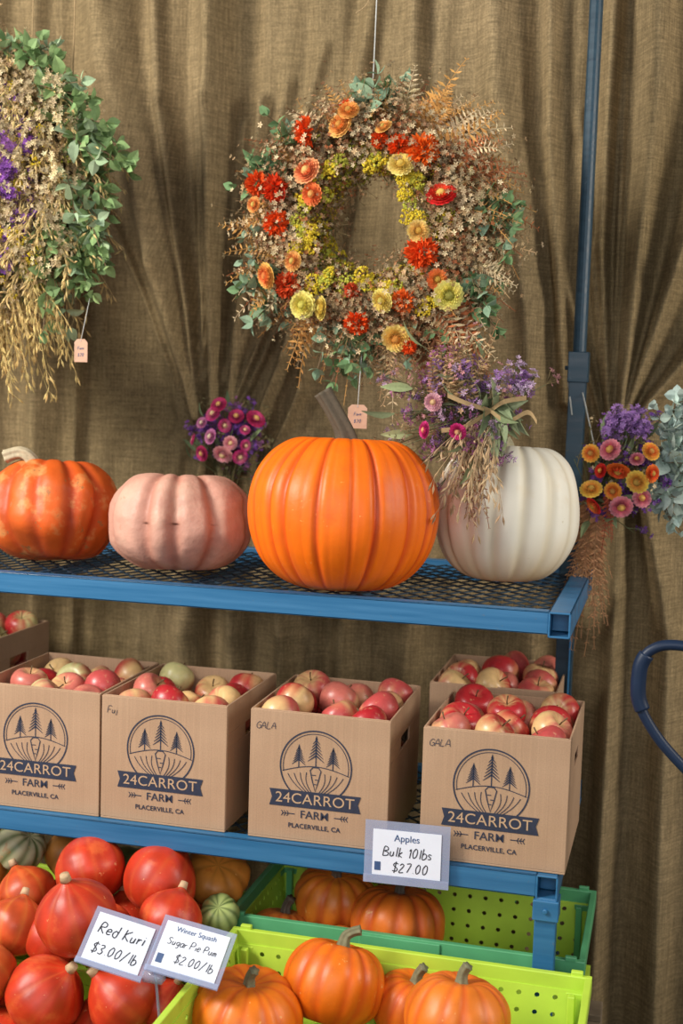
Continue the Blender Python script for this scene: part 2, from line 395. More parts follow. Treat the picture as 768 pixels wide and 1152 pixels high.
stem(mb,(c[0],c[1]+.01,c[2]+.08),[(0,0,-.02),(.004,0,.008),(.01,0,.02)],.015,.012,(.42,.34,.24))
mb.build('pink_heirloom_pumpkin',[M_pink,M_stem],loc=c)
mb=MB(); c=(-.140,.385,1.246)
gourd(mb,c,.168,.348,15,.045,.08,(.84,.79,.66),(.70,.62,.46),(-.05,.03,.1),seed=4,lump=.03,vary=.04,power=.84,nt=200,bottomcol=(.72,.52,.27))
stem(mb,(c[0],c[1],c[2]+.12),[(0,0,-.01),(-.003,0,.03),(-.012,0,.045)],.013,.012,(.40,.36,.22))
mb.build('white_pumpkin',[M_wht,M_stem],loc=c)

# ---------------------------------------------------------------- apples
def apple_template():
    nt,nv=22,14; V=[];F=[]
    for j in range(nv+1):
        ph=math.pi*j/nv; s=math.sin(ph); cz=math.cos(ph)
        rr=s**.85*(1+.10*cz); z=cz*.88-(.34*math.exp(-(s/.30)**2) if cz>0 else -.16*math.exp(-(s/.25)**2))
        for i in range(nt):
            a=2*math.pi*i/nt; k=1+.025*math.cos(5*a)*(1-cz)*.5
            V.append((rr*k*math.cos(a),rr*k*math.sin(a),z))
    for j in range(nv):
        for i in range(nt):
            a=j*nt+i;b=j*nt+(i+1)%nt; F.append((a,a+nt,b+nt,b))
    return np.array(V),F
AV,AF=apple_template()
def add_apple(mb,loc,r,redness,green,rs):
    E=np.array(Euler((rs.uniform(-.9,.9),rs.uniform(-.9,.9),rs.uniform(0,6.3))).to_matrix())
    d=np.array([rs.gauss(0,1),rs.gauss(0,1),rs.gauss(0,1)]); d/=np.linalg.norm(d)
    red=np.array([(.48,.022,.028),(.56,.08,.075),(.60,.16,.12)][rs.randrange(3)]); yel=np.array((.76,.50,.22)) if rs.random()>green else np.array((.62,.58,.26))
    ang=np.arctan2(AV[:,1],AV[:,0]); st=.22*np.sin(ang*9+rs.random()*6)+.14*np.sin(ang*23)
    k=np.clip(.5+(AV@d)*.80+st+(redness-.5)*1.7-.55*np.exp(-(np.hypot(AV[:,0],AV[:,1])/.38)**2),0,1)[:,None]
    k=k*k*(3-2*k)
    colr=red*k+yel*(1-k)
    mb.add(AV*r@E.T+np.array(loc),AF,colr,0)
    top=E@np.array([0,0,.50*r]); up=E@np.array([0.1,0,1.])
    tube(mb,[np.array(loc)+top,np.array(loc)+top+up*r*.3,np.array(loc)+top+up*r*.55+np.array([.002,0,0])],[.0017,.0014,.002],5,(.14,.08,.03),1)
def apple_fill(c,w,d,ztop,redness,green,seed,rotz_=0):
    rs=random.Random(seed); mb=MB(); r0=.0465
    for layer,zc in enumerate((ztop-.130,ztop-.066,ztop-.016)):
        nx,ny=(3,4)
        for i in range(nx):
            for j in range(ny):
                x=-w/2+r0+.002+(w-2*r0-.004)*(i)/(nx-1); y=r0+.003+(d-2*r0-.006)*j/(ny-1)
                if layer==2:
                    if rs.random()<.12: continue
                    x+=(.010 if j%2 else -.008)*(1 if i==1 else .3)
                if layer==1: x=x*.9
                rr=r0*rs.uniform(.92,1.04)
                x+=rs.uniform(-.004,.004); y+=rs.uniform(-.004,.004)
                z=zc+rs.uniform(-.014,.010)+(.012 if layer==2 and (i+j)%2 else 0)
                cs,sn=math.cos(rotz_),math.sin(rotz_)
                if layer==0 and 0<i<nx-1 and 0<j<ny-1: continue
                add_apple(mb,(c[0]+x*cs-y*sn,c[1]+x*sn+y*cs,z),rr,redness+rs.uniform(-.35,.35),green,rs)
    return mb.build('apples',[M_apple,M_stem],loc=(c[0],c[1],ztop-.1))

# ---------------------------------------------------------------- boxes
def strip(mb,pts,wd,closed=False,y=-.0009,taper=None):
    P=[np.array(q,float) for q in pts]; n=len(P); V=[];F=[]
    for i in range(n):
        a=P[(i-1)%n] if closed or i>0 else P[i]; b=P[(i+1)%n] if closed or i<n-1 else P[i]
        t=b-a; t/=np.linalg.norm(t)+1e-9; nn=np.array([-t[1],t[0]])*wd/2*(taper[i] if taper else 1)
        for q in(P[i]+nn,P[i]-nn): V.append((q[0],y,q[1]))
    for i in range(n if closed else n-1):
        a=2*i;b=2*((i+1)%n); F.append((a,a+1,b+1,b))
    mb.add(V,F)
def poly(mb,pts,y=-.0009): mb.add([(x,y,z) for x,z in pts],[tuple(range(len(pts)))])
def text(parent,name,body,loc,size,mat,rot=(math.pi/2,0,0),align='CENTER',offset=0,shear=0,sx=1,space=1):
    cu=bpy.data.curves.new(name,'FONT'); cu.body=body; cu.size=size; cu.align_x=align; cu.align_y='CENTER'
    cu.offset=offset; cu.shear=shear; cu.space_character=space; cu.extrude=.0001; cu.materials.append(mat)
    o=bpy.data.objects.new(name,cu); COL.objects.link(o); o.parent=parent; o.location=loc; o.rotation_euler=rot; o.scale=(sx,1,1); return o
# hand-drawn stroke letters, drawn as pen strokes
GL={'A':[[(0,0),(.45,1.3),(.9,0)],[(.15,.45),(.78,.5)]],'B':[[(.05,0),(.1,1.3),(.6,1.2),(.65,.85),(.15,.7),(.75,.5),(.7,.1),(.05,0)]],'G':[[(.85,1.1),(.5,1.3),(.1,.9),(.1,.3),(.5,0),(.85,.2),(.85,.6),(.5,.6)]],
'L':[[(.1,1.3),(.08,0),(.75,.03)]],'R':[[(.05,0),(.1,1.3),(.65,1.2),(.65,.8),(.12,.65),(.75,0)]],'K':[[(.1,0),(.12,1.3)],[(.75,1.2),(.15,.6),(.8,0)]],'S':[[(.75,1.15),(.4,1.3),(.1,1.0),(.65,.55),(.6,.1),(.1,.1)]],'P':[[(.05,0),(.1,1.3),(.7,1.15),(.65,.7),(.1,.6)]],'F':[[(.75,1.3),(.1,1.25),(.08,0)],[(.1,.7),(.6,.75)]],
'a':[[(.6,.7),(.2,.7),(.05,.3),(.25,0),(.55,.2),(.6,.75),(.62,0)]],'b':[[(.1,1.3),(.08,0),(.5,.05),(.6,.45),(.3,.7),(.1,.5)]],'d':[[(.6,1.3),(.58,0),(.2,.0),(.05,.35),(.3,.7),(.58,.5)]],'e':[[(.08,.38),(.58,.42),(.45,.72),(.12,.6),(.08,.2),(.3,0),(.6,.12)]],'g':[[(.58,.65),(.25,.7),(.08,.4),(.3,.1),(.58,.3),(.6,.7),(.55,-.35),(.15,-.35)]],
'i':[[(.2,.65),(.2,0)],[(.2,.95),(.22,1.0)]],'k':[[(.1,1.3),(.08,0)],[(.5,.7),(.12,.3),(.55,0)]],'l':[[(.2,1.3),(.2,0)]],'m':[[(.05,0),(.08,.68),(.1,.5),(.35,.68),(.38,0),(.4,.5),(.65,.68),(.7,0)]],'n':[[(.08,0),(.1,.68),(.12,.45),(.45,.68),(.5,0)]],'o':[[(.3,.7),(.08,.4),(.25,.02),(.55,.2),(.5,.62),(.3,.7)]],'p':[[(.1,.65),(.08,-.4)],[(.1,.5),(.4,.7),(.6,.4),(.35,.05),(.1,.2)]],'r':[[(.08,.65),(.1,0)],[(.1,.4),(.3,.65),(.5,.62)]],
's':[[(.5,.62),(.2,.7),(.12,.5),(.45,.25),(.4,.03),(.08,.05)]],'u':[[(.08,.66),(.1,.1),(.35,0),(.52,.25),(.54,.66),(.56,0)]],'j':[[(.3,.66),(.3,-.2),(.05,-.35)],[(.3,.95),(.32,1.0)]],'w':[[(.02,.65),(.18,0),(.36,.5),(.52,0),(.72,.65)]],
'0':[[(.35,1.25),(.08,.7),(.25,.02),(.6,.3),(.6,1.0),(.35,1.25)]],'1':[[(.2,1.0),(.4,1.25),(.38,0)]],'2':[[(.08,1.0),(.35,1.25),(.6,.95),(.05,.03),(.7,.05)]],'3':[[(.08,1.15),(.45,1.25),(.6,.95),(.3,.68),(.62,.4),(.45,.03),(.08,.1)]],'7':[[(.05,1.2),(.65,1.22),(.25,0)]],'$':[[(.7,1.05),(.3,1.15),(.12,.85),(.65,.45),(.55,.12),(.08,.15)],[(.4,1.4),(.36,-.12)]],'.':[[(.1,.0),(.14,.04)]],'/':[[(.0,-.1),(.6,1.3)]],"'":[[(.1,1.3),(.1,1.1)]]}
GW={'l':.42,'i':.42,'.':.35,' ':.5,'1':.62,"'":.3,'m':.9,'A':1.05,'w':.9,'j':.55,'r':.6}
def scrawl(mb,body,x,z,h,align='C',thick=.09,seed=1,slope=0.,y=-.0012):
    rs=random.Random(seed); s=h/1.3
    wd=[(GW.get(ch,.78 if ch.islower() else .95))*s for ch in body]; tot=sum(wd)
    cx=x-tot/2 if align=='C' else x; x0=cx
    for ch,w_ in zip(body,wd):
        for st in GL.get(ch,[]):
            dz=rs.uniform(-.05,.05); k=rs.uniform(.93,1.08)
            pts=[(cx+(q[0]+.18*q[1])*s*k,z-h/2+(q[1]+dz)*s*k+(cx-x0)*slope) for q in st]
            if len(pts)>2: pts=[(a[0],a[2]) for a in smooth_path([(q[0],0,q[1]) for q in pts],4)]
            strip(mb,pts,thick*s,y=y)
        cx+=w_
W,H,D=.305,.283,.355
def cardboard_box(loc,rz,hand=None,logo=True,w=W):
    e=empty('cardboard_apple_box',loc,(0,0,rz)); mb=MB(); t=.0045; W=w
    addbox(mb,(-W/2,0,0),(W/2,D,t))
    addbox(mb,(-W/2,0,t),(W/2,t,H)); addbox(mb,(-W/2,D-t,t),(W/2,D,H-.002))
    for xa in(-W/2,W/2-t):
        xb=xa+t; y0,y1=t,D-t; hy0,hy1=D*.36,D*.64; hz0,hz1=H*.66,H*.77
        addbox(mb,(xa,y0,t),(xb,y1,hz0)); addbox(mb,(xa,y0,hz1),(xb,y1,H+.001))
        addbox(mb,(xa,y0,hz0),(xb,hy0,hz1)); addbox(mb,(xa,hy1,hz0),(xb,y1,hz1))
    addbox(mb,(-W/2+t,t+.0005,H-.10),(W/2-t,2*t,H+.0015)); addbox(mb,(-W/2+t,D-2*t,H-.10),(W/2-t,D-t-.0005,H+.0015))
    b=mb.build('carton',[M_card],False,e); bevel(b,.0012,2)
    for v in b.data.vertices:
        if v.co.z>H*.5: v.co.z+=math.sin(v.co.x*7+loc[0]*9)*.002
    if logo:
        g=MB(); cx,cz=-.006,H-.114; R_=.079
        ring=[(cx+R_*math.cos(a),cz+R_*math.sin(a)) for a in np.linspace(0,2*math.pi,64,endpoint=False)]
        strip(g,ring,.0032,True)
        R2=R_*.92; arc=[(cx+R2*math.cos(a),cz+R2*math.sin(a)) for a in np.linspace(-.2,math.pi+.2,48)]
        strip(g,arc,.0014)
        def tree(x,zb,zt,wd):
            strip(g,[(x,zb),(x,zt)],.0022); n=6
            for i in range(n):
                z=zb+(zt-zb)*(.30+.66*i/n); ww=wd*(1-.70*i/(n)); 
                strip(g,[(x-ww,z-ww*.50),(x,z+.005),(x+ww,z-ww*.50)],.0034,taper=[.3,1.3,.3])
            poly(g,[(x-.003,zt-.004),(x+.003,zt-.004),(x,zt+.006)])
        tree(cx,cz+.002,cz+.064,.018); tree(cx-.038,cz-.004,cz+.042,.015); tree(cx+.038,cz-.004,cz+.042,.015)
        for sgn in(-1,1):
            for k in range(4):
                x0=cx+sgn*(.020+.014*k); x1=cx+sgn*(.008+.003*k)
                strip(g,[(x0*(1-q)+x1*q+sgn*.006*math.sin(math.pi*q),cz-.013-.002*k-.044*q) for q in np.linspace(0,1,8)],.0016)
        strip(g,[(cx-.074+.148*q,cz-.014+.015*math.sin(math.pi*q)) for q in np.linspace(0,1,16)],.0018)
        strip(g,[(cx-.012,cz-.008),(cx-.007,cz-.030),(cx,cz-.054),(cx+.007,cz-.030),(cx+.012,cz-.008),(cx+.006,cz-.001),(cx-.006,cz-.001)],.0024,True)
        strip(g,[(cx-.008,cz-.018),(cx+.001,cz-.018)],.0018); strip(g,[(cx+.006,cz-.028),(cx-.001,cz-.028)],.0018); strip(g,[(cx-.004,cz-.038),(cx+.002,cz-.038)],.0018)
        bz=cz-.074; bh=.0185; bw=.102
        poly(g,[(cx-bw,bz-bh),(cx+bw,bz-bh),(cx+bw-.006,bz),(cx+bw,bz+bh),(cx-bw,bz+bh),(cx-bw+.006,bz)],-.0012)
        for sgn in(-1,1):
            strip(g,[(cx+sgn*.044,bz-.034),(cx+sgn*.072,bz-.034)],.0020)
            for q in(.0,.006,.012): strip(g,[(cx+sgn*(.058+q)+sgn*.004,bz-.028),(cx+sgn*(.058+q),bz-.034),(cx+sgn*(.058+q)+sgn*.004,bz-.040)],.0018)
        if hand: scrawl(g,hand,-W/2+.013,H-.032,.015,'L',.11,int(abs(loc[0])*100),.05)
        g.build('logo_print',[M_ink],False,e)
        text(e,'banner_lettering','24CARROT',(cx,-.0016,bz),.0325,M_inkc,offset=0,sx=1.06,space=1.04)
        text(e,'farm_lettering','FARM',(cx,-.0012,bz-.034),.0245,M_ink,offset=.0001,sx=1.05)
        text(e,'town_lettering','PLACERVILLE, CA',(cx,-.0012,bz-.060),.0145,M_ink,offset=.0002,space=1.05)
    return e
ZB=.536
boxes=[(-1.139,.02,None,.01,.303),(-.834,.02,'Fuj',-.005,.297),(-.476,.02,'GALA',.012,.31),(-.0965,.015,'GALA',-.01,.306)]
spec=[(.60,.30,11,-.012),(.56,.20,12,-.010),(.74,.08,13,.0),(.70,.1,14,.0)]
for (x,y,h,rz,bw),(rd,gr,sd,dz) in zip(boxes,spec):
    cardboard_box((x,y,ZB),rz,h,True,bw)
    apple_fill((x,y),bw-.012,D-.01,ZB+H-.014+dz,rd,gr,sd,rz)
for x,rd,gr,sd in((-.16,.70,.15,21),(-1.655,.5,.4,22)):
    y=.425; e=cardboard_box((x,y,ZB),0,None,False)
    apple_fill((x,y),W-.014,D-.01,ZB+H-.008,rd,gr,sd)

# ---------------------------------------------------------------- crates
def perf(mb,o,u,v,nu,nv,k=.28,mi=0):
    o,u,v=map(lambda q:np.array(q,float),(o,u,v))
    for i in range(nu):
        for j in range(nv):
            V=[]
            for q in range(8):
                a=q*math.pi/4; cx,cy=math.cos(a),math.sin(a); m=max(abs(cx),abs(cy))
                V.append(o+u*(i+.5+.5*cx/m)/nu+v*(j+.5+.5*cy/m)/nv)
            for q in range(8):
                a=q*math.pi/4; V.append(o+u*(i+.5+k*math.cos(a))/nu+v*(j+.5+k*math.sin(a))/nv)
            mb.add(V,[(q,(q+1)%8,(q+1)%8+8,q+8) for q in range(8)],mi=mi)
def crate(x0,x1,y0,y1,z0,z1,mat,wallmat=None):
    e=empty('plastic_harvest_crate',((x0+x1)/2,(y0+y1)/2,z0)); mb=MB()
    hx,hy,h=(x1-x0)/2,(y1-y0)/2,z1-z0; t=.03
    bx,by=hx-t,hy-t
    perf(mb,(-bx,-by,.006),(2*bx,0,0),(0,2*by,0),18,11,.25)
    def wall(a,b,c_,d_,n):
        a,b,c_,d_=map(lambda q:np.array(q,float),(a,b,c_,d_))
        m=MB(); perf(m,(0,0,0),(1,0,0),(0,1,0),n,4,.15)
        for V in m.v:
            W_=[a*(1-p[0])*(1-p[1])+b*p[0]*(1-p[1])+c_*p[0]*p[1]+d_*(1-p[0])*p[1] for p in V]
            mb.add(W_,[(q,(q+1)%8,(q+1)%8+8,q+8) for q in range(8)],mi=0)
    ix,iy=hx-.014,hy-.014; zt=h-.03
    wall((-bx,-by,.006),(bx,-by,.006),(ix,-iy,zt),(-ix,-iy,zt),20)
    wall((-bx,by,.006),(bx,by,.006),(ix,iy,zt),(-ix,iy,zt),20)
    wall((-bx,-by,.006),(-bx,by,.006),(-ix,iy,zt),(-ix,-iy,zt),12)
    wall((bx,-by,.006),(bx,by,.006),(ix,iy,zt),(ix,-iy,zt),12)
    o=mb.build('perforated_walls',[wallmat or mat],False,e); s=o.modifiers.new('sol','SOLIDIFY'); s.thickness=.004; s.offset=0
    mb=MB()
    for a,b in(((-hx,-hy,h-.034),(hx,-hy+.014,h)),((-hx,hy-.014,h-.034),(hx,hy,h)),((-hx,-hy+.014,h-.034),(-hx+.014,hy-.014,h)),((hx-.014,-hy+.014,h-.034),(hx,hy-.014,h))): addbox(mb,a,b)
    for sx in(-1,1):
        for sy in(-1,1):
            xa,ya=sx*(hx-.004),sy*(hy-.004); xb,yb=sx*(hx-.05),sy*(hy-.05)
            addbox(mb,(min(xa,xb),min(ya,sy*(hy-.018)),h-.075),(max(xa,xb),max(ya,sy*(hy-.018)),h-.034))
            addbox(mb,(min(xa,sx*(hx-.018)),min(ya,yb),h-.075),(max(xa,sx*(hx-.018)),max(ya,yb),h-.034))
            addbox(mb,(min(sx*(hx-.03),sx*(hx-.045)),min(sy*(hy-.03),sy*(hy-.045)),0),(max(sx*(hx-.03),sx*(hx-.045)),max(sy*(hy-.03),sy*(hy-.045)),h-.03))
    for k in np.linspace(-hx+.09,hx-.09,7):
        addbox(mb,(k-.003,-hy+.002,h-.05),(k+.003,-hy+.016,h-.03)); addbox(mb,(k-.003,hy-.016,h-.05),(k+.003,hy-.002,h-.03))
    addbox(mb,(-.09,-hy-.004,h-.03),(.09,-hy+.002,h-.004))
    for sx in(-1,1):
        for sy in(-1,1): addbox(mb,(sx*(hx-.03)-.012,sy*(hy-.004)-.006,h-.002),(sx*(hx-.03)+.012,sy*(hy-.004)+.006,h+.008))
    o=mb.build('rim_and_ribs',[mat],False,e); bevel(o,.002,2)
crate(-.69,.105,.06,.47,.155,.335,M_teal,M_lime)
crate(-.69,.10,.065,.465,0,.150,M_lime)
crate(-.64,.125,-.56,-.035,.175,.352,M_lime)
crate(-.635,.12,-.555,-.04,0,.170,M_teal)
crate(-1.48,-.70,-.56,-.03,0,.20,M_lime)
crate(-1.48,-.715,-.0,.42,.0,.24,M_lime)

# ---------------------------------------------------------------- kuri squash and pie pumpkins
def kuri_shape(u):
    ph=math.pi*u; s=math.sin(ph); c=math.cos(ph)
    rr=s**.92*(1-.08*c) if c<0 else s**.95*(1-.20*c**2)
    z=.5*c
    if c>0: z+=.07*math.exp(-(s/.22)**2)
    return rr,z
mb=MB(); 
K=[(-.91,-.25,.425,.082,(.25,-.15)),(-.955,-.29,.268,.080,(.7,.2)),(-.80,-.26,.270,.074,(-.6,.6)),(-1.09,-.17,.345,.066,(.5,-.5)),(-1.085,-.31,.300,.066,(.8,-.3)),
 (-.752,-.12,.385,.068,(-.7,.3)),(-.995,.0,.424,.080,(-.5,.5)),(-.825,.0,.418,.083,(.8,-.2)),(-1.155,.0,.345,.066,(.6,.2)),
 (-.905,-.13,.335,.07,(.3,.4)),(-1.0,-.16,.33,.066,(.3,.4)),(-.80,-.13,.29,.07,(.3,.4)),(-1.2,-.12,.30,.07,(.3,.1)),(-1.2,-.3,.26,.075,(.6,.1)),
 (-1.04,-.33,.17,.075,(.6,.1)),(-.88,-.34,.15,.075,(.9,.1)),(-1.08,.05,.30,.075,(.2,.1)),(-.92,.02,.29,.078,(.2,.1)),(-1.33,-.2,.24,.08,(.2,.1)),(-.79,.05,.29,.07,(.2,.1)),
 (-1.3,-.05,.3,.075,(.2,.1)),(-.86,-.22,.17,.08,(0,0)),(-1.02,-.2,.19,.08,(0,0)),(-1.18,-.2,.17,.08,(0,0)),(-.76,-.36,.16,.055,(.5,.5)),(-.72,-.22,.25,.055,(.4,.2))]
for i,(x,y,z,rr,tl) in enumerate(K):
    red=(.60,.042,.012) if i not in(3,4,8) else (.66,.11,.02)
    if i%5==3: red=(.64,.085,.018)
    tilt=(tl[0],tl[1],i*1.3)
    gourd(mb,(x,y,z),rr,rr*1.86,10,.012,.07,red,(red[0]*1.08,red[1]*1.9,red[2]*1.6),tilt,nt=64,nv=36,seed=30+i,shape=kuri_shape,lump=.06,vary=.35)
    E=Euler(tilt).to_matrix(); up=E@Vector((0,0,1)); b=Vector((x,y,z))+up*rr*1.02
    tube(mb,[tuple(b),tuple(b+up*.010),tuple(b+up*.015)],[rr*.15,rr*.13,rr*.12],10,(.62,.42,.24),1)
mb.build('red_kuri_squash_pile',[M_kuri,M_stem])
mb=MB()
mixed=[(-.755,.17,.375,.080,(.80,.30,.045),.62,8),(-1.245,.14,.395,.062,(.62,.60,.36),.9,10),(-1.15,.21,.35,.07,(.60,.25,.05),.8,9),(-1.0,.22,.33,.07,(.30,.33,.10),.8,9),(-.88,.2,.33,.066,(.55,.36,.10),.8,9),
 (-1.33,.12,.30,.08,(.66,.2,.03),.8,9),(-1.1,.2,.20,.08,(.5,.2,.03),.8,9),(-.93,.16,.19,.09,(.5,.2,.03),.8,9),(-.80,.27,.22,.08,(.5,.2,.03),.8,9),(-1.28,.2,.16,.09,(.5,.2,.03),.8,9),(-.70,.04,.34,.045,(.50,.60,.20),.85,10)]
for i,(x,y,z,rr,col,asp,g) in enumerate(mixed):
    gourd(mb,(x,y,z),rr,rr*2*asp*.95,g,.05,.14,col,(.10,.16,.04) if i in(1,3,10) else tuple(q*.7 for q in col),(.5+.2*i,.3,i),nt=72,nv=36,seed=60+i,lump=.04)
mb.build('mixed_winter_squash',[M_pie,M_stem])
mb=MB()
pies=[(-.530,-.27,.275,.110,(.1,.1),(.82,.19,.006)),(-.383,-.15,.315,.104,(-.2,.35),(.80,.175,.006)),(-.232,-.105,.268,.080,(.2,0),(.76,.16,.010)),(-.115,-.25,.330,.100,(.15,.12),(.80,.20,.015)),
 (-.30,-.38,.21,.085,(.3,.1),(.70,.15,.015)),(-.44,-.40,.20,.085,(.3,.1),(.70,.15,.015)),(-.02,-.42,.20,.07,(.3,.1),(.70,.15,.015))]
for i,(x,y,z,rr,tl,col) in enumerate(pies):
    tilt=(tl[0],tl[1],i*.7)
    gourd(mb,(x,y,z),rr,rr*1.66,13,.035,.09,col,(col[0]*.85,col[1]*.6,col[2]),tilt,nt=120,nv=48,seed=80+i,lump=.04,vary=.2)
    E=Euler(tilt).to_matrix(); up=np.array(E@Vector((0,0,1))); b=np.array((x,y,z))+up*rr*.60
    stem(mb,b,[(0,0,0),tuple(up*.028),tuple(up*.040+np.array([.012,0,0])),tuple(up*.046+np.array([.028,0,0]))] if i==1 else [(0,0,0),tuple(up*.024),tuple(up*.042+np.array([.008,-.004,0]))],.0095,.0085,(.20,.19,.10),flare=1.9)
mb.build('sugar_pie_pumpkins',[M_pie,M_stem])
mb=MB()
pies2=[(-.49,.26,.322,.097,(.2,.1),(.74,.22,.02)),(-.325,.20,.308,.110,(-.1,.1),(.74,.17,.015)),(-.43,.125,.245,.070,(.7,.2),(.78,.20,.02)),(-.60,.2,.24,.08,(.2,.2),(.7,.2,.03))]
for i,(x,y,z,rr,tl,col) in enumerate(pies2):
    tilt=(tl[0],tl[1],i*.7)
    gourd(mb,(x,y,z),rr,rr*1.5,12,.06,.11,col,(col[0]*.85,col[1]*.6,col[2]),tilt,nt=120,nv=48,seed=95+i,lump=.03,vary=.2)
    E=Euler(tilt).to_matrix(); up=np.array(E@Vector((0,0,1))); b=np.array((x,y,z))+up*rr*.5
    stem(mb,b,[(0,0,0),tuple(up*.026),tuple(up*.048+np.array([.010,-.01,0]))],.010,.009,(.13,.10,.07),flare=1.8)
mb.build('sugar_pie_pumpkins',[M_pie,M_stem])

# ---------------------------------------------------------------- signs
def sign(name,loc,rot,w,h,lines,printed=(),logo=False,sleeve=.010):
    e=empty(name,loc,rot)
    mb=MB(); addbox(mb,(-w/2,0,-h/2),(w/2,.0012,h/2)); mb.build('card',[M_paper],False,e)
    mb=MB(); addbox(mb,(-w/2-sleeve,.0018,-h/2-sleeve),(w/2+sleeve,.0026,h/2+sleeve)); 
    addbox(mb,(-w/2-sleeve,-.0025,-h/2-sleeve*.9),(w/2+sleeve,-.0021,-h/2+.001)); mb.build('plastic_sleeve',[M_clear],False,e)
    mb=MB()
    for i,(t,x,z,s) in enumerate(lines): scrawl(mb,t,x,z,s,'C',.13,i+7,.0,-.0008)
    mb.build('handwriting',[M_pen],False,e)
    for t,x,z,s in printed: text(e,'printed_line',t,(x,-.0008,z),s,M_penb)
    if logo:
        mb=MB(); addbox(mb,(-w/2+.005,-.0008,-h/2+.010),(-w/2+.018,-.0004,-h/2+.028)); mb.build('logo',[M_penb],False,e)
    return e
sign('apple_price_sign',(-.270,-.014,.549),(-.10,-.02,.0),.146,.096,[('Bulk 10lbs',.002,.004,.020),('$27.00',.008,-.028,.020)],[('Apples',.0,.032,.020)],True,.018)
sign('red_kuri_price_sign',(-.772,-.345,.425),(-.75,.20,.06),.118,.095,[('Red Kuri',.0,.020,.022),('$3.00/lb',.0,-.020,.020)])
sign('sugar_pie_price_sign',(-.622,-.345,.430),(-.75,.12,-.03),.132,.092,[('Sugar Pie Pum',.0,.010,.014),('$2.00/lb',.015,-.020,.017)],[('Winter Squash',.0,.034,.014)],True)
mb=MB(); tube(mb,[(-.695,-.345,.385),(-.69,-.33,.28),(-.685,-.3,.19)],.003,8); addbox(mb,(-.71,-.372,.368),(-.67,-.350,.388)); mb.build('sign_clip',[M_clear],True)

# ---------------------------------------------------------------- botanicals
def jit(c,a=.2):
    k=1.22*(1+ru(-a,a)); return np.clip(np.array(c)*k*np.array([1+ru(-.06,.06),1,1+ru(-.06,.06)]),0,1)
def unit(v): v=np.asarray(v,float); return v/(np.linalg.norm(v)+1e-9)
def rv(s=1): return np.array([random.gauss(0,s),random.gauss(0,s),random.gauss(0,s)])
def leaf_t(nl=5,wf=.5,cup=.15,bend=.2,round_=1.0):
    V=[];F=[]
    for i in range(nl+1):
        t=i/nl; wd=wf*.5*math.sin(math.pi*min(1,max(0.03,t**round_)))+.01
        for s in(-1,0,1): V.append((s*wd,-cup*abs(s)*wd*2+bend*t*t,t))
    for i in range(nl):
        for k in(0,1): a=i*3+k; F.append((a,a+1,a+4,a+3))
    return np.array(V),F
LEAF_R=leaf_t(6,.85,.12,.15,.9); LEAF_L=leaf_t(5,.28,.2,.3,.8); LEAF_S=leaf_t(2,.5,.2,.1,.8); LEAF_E=leaf_t(5,.66,.14,.2,.85)
def star_t():
    V=[(0,0,0)];F=[]
    for k in range(5):
        a=k*2*math.pi/5; b=.42
        for q,rr,z in((a-b,.6,.25),(a,1.0,.35),(a+b,.6,.25)): V.append((rr*math.cos(q),rr*math.sin(q),z))
        i=1+3*k; F.append((0,i,i+1,i+2))
    return np.array(V),F
STAR=star_t()
OCT=(np.array([(1,0,0),(0,1,0),(-1,0,0),(0,-1,0),(0,0,1),(0,0,-1)],float),[(0,1,4),(1,2,4),(2,3,4),(3,0,4),(1,0,5),(2,1,5),(3,2,5),(0,3,5)])
def put(mb,T,pos,B,scale,col):
    V=(T[0]*np.asarray(scale))@B.T+np.asarray(pos); mb.add(V,T[1],col)
def twig(mb,a,b,r,col):
    a=np.asarray(a,float);b=np.asarray(b,float); B=frame(b-a); V=[]
    for q in(a,b):
        for k in range(3):
            an=k*2.094; V.append(q+B[:,0]*math.cos(an)*r+B[:,1]*math.sin(an)*r)
    mb.add(V,[(0,1,4,3),(1,2,5,4),(2,0,3,5)],col)
def filler(mb,pos,d,size,col,n=8,s=.006,stemc=(.25,.18,.08)):
    d=unit(d); tip=pos+d*size
    twig(mb,pos,tip,.0008,jit(stemc)); kk=ru(.55,1.15)
    for _ in range(n):
        q=tip+rv(size*.24); dd=unit(q-pos+rv(.01))
        if rnd()<.5: twig(mb,pos+d*size*.5,q,.0005,jit(stemc))
        B=frame(dd+rv(.25))@rotz(rnd()*6); put(mb,STAR,q,B,s*ru(.7,1.35),jit(col,.3)*kk)
def balls(mb,pos,d,size,col,n=26,s=.0032):
    d=unit(d); B=frame(d); tip=pos+d*size*.6
    for _ in range(n):
        a=rnd()*6.28; rr=math.sqrt(rnd()); q=tip+(B[:,0]*math.cos(a)+B[:,1]*math.sin(a))*rr*size*.55+d*(size*.22*(1-rr*rr)+ru(-.002,.002))
        put(mb,OCT,q,frame(rv()),s*ru(.8,1.4),jit(col,.25))
    twig(mb,pos,tip,.001,jit(col,.2)*.6)
def frond(mb,pos,d,L,col,n=11,wd=.26,droop=.2,curl=None):
    d=unit(d); side=unit(np.cross(d,unit(rv()*.6+np.array([0,-2.,0])))); nrm=np.cross(side,d)
    cv=rv(.12); prev=np.array(pos,float)
    for i in range(1,n+1):
        t=i/n; q=np.asarray(pos)+d*L*t+np.array([0,0,-1])*droop*L*t*t+cv*L*t*t
        twig(mb,prev,q,.0009,jit(col)*.8)
        ll=L*wd*(1-t*.85)*ru(.8,1.15)
        for s in(-1,1):
            dd=unit(side*s+d*.55+nrm*ru(-.3,.3)+np.array([0,0,-.15]))
            put(mb,LEAF_S,q,frame(dd,nrm),(ll*.55,ll*.5,ll),jit(col,.3))
        prev=q
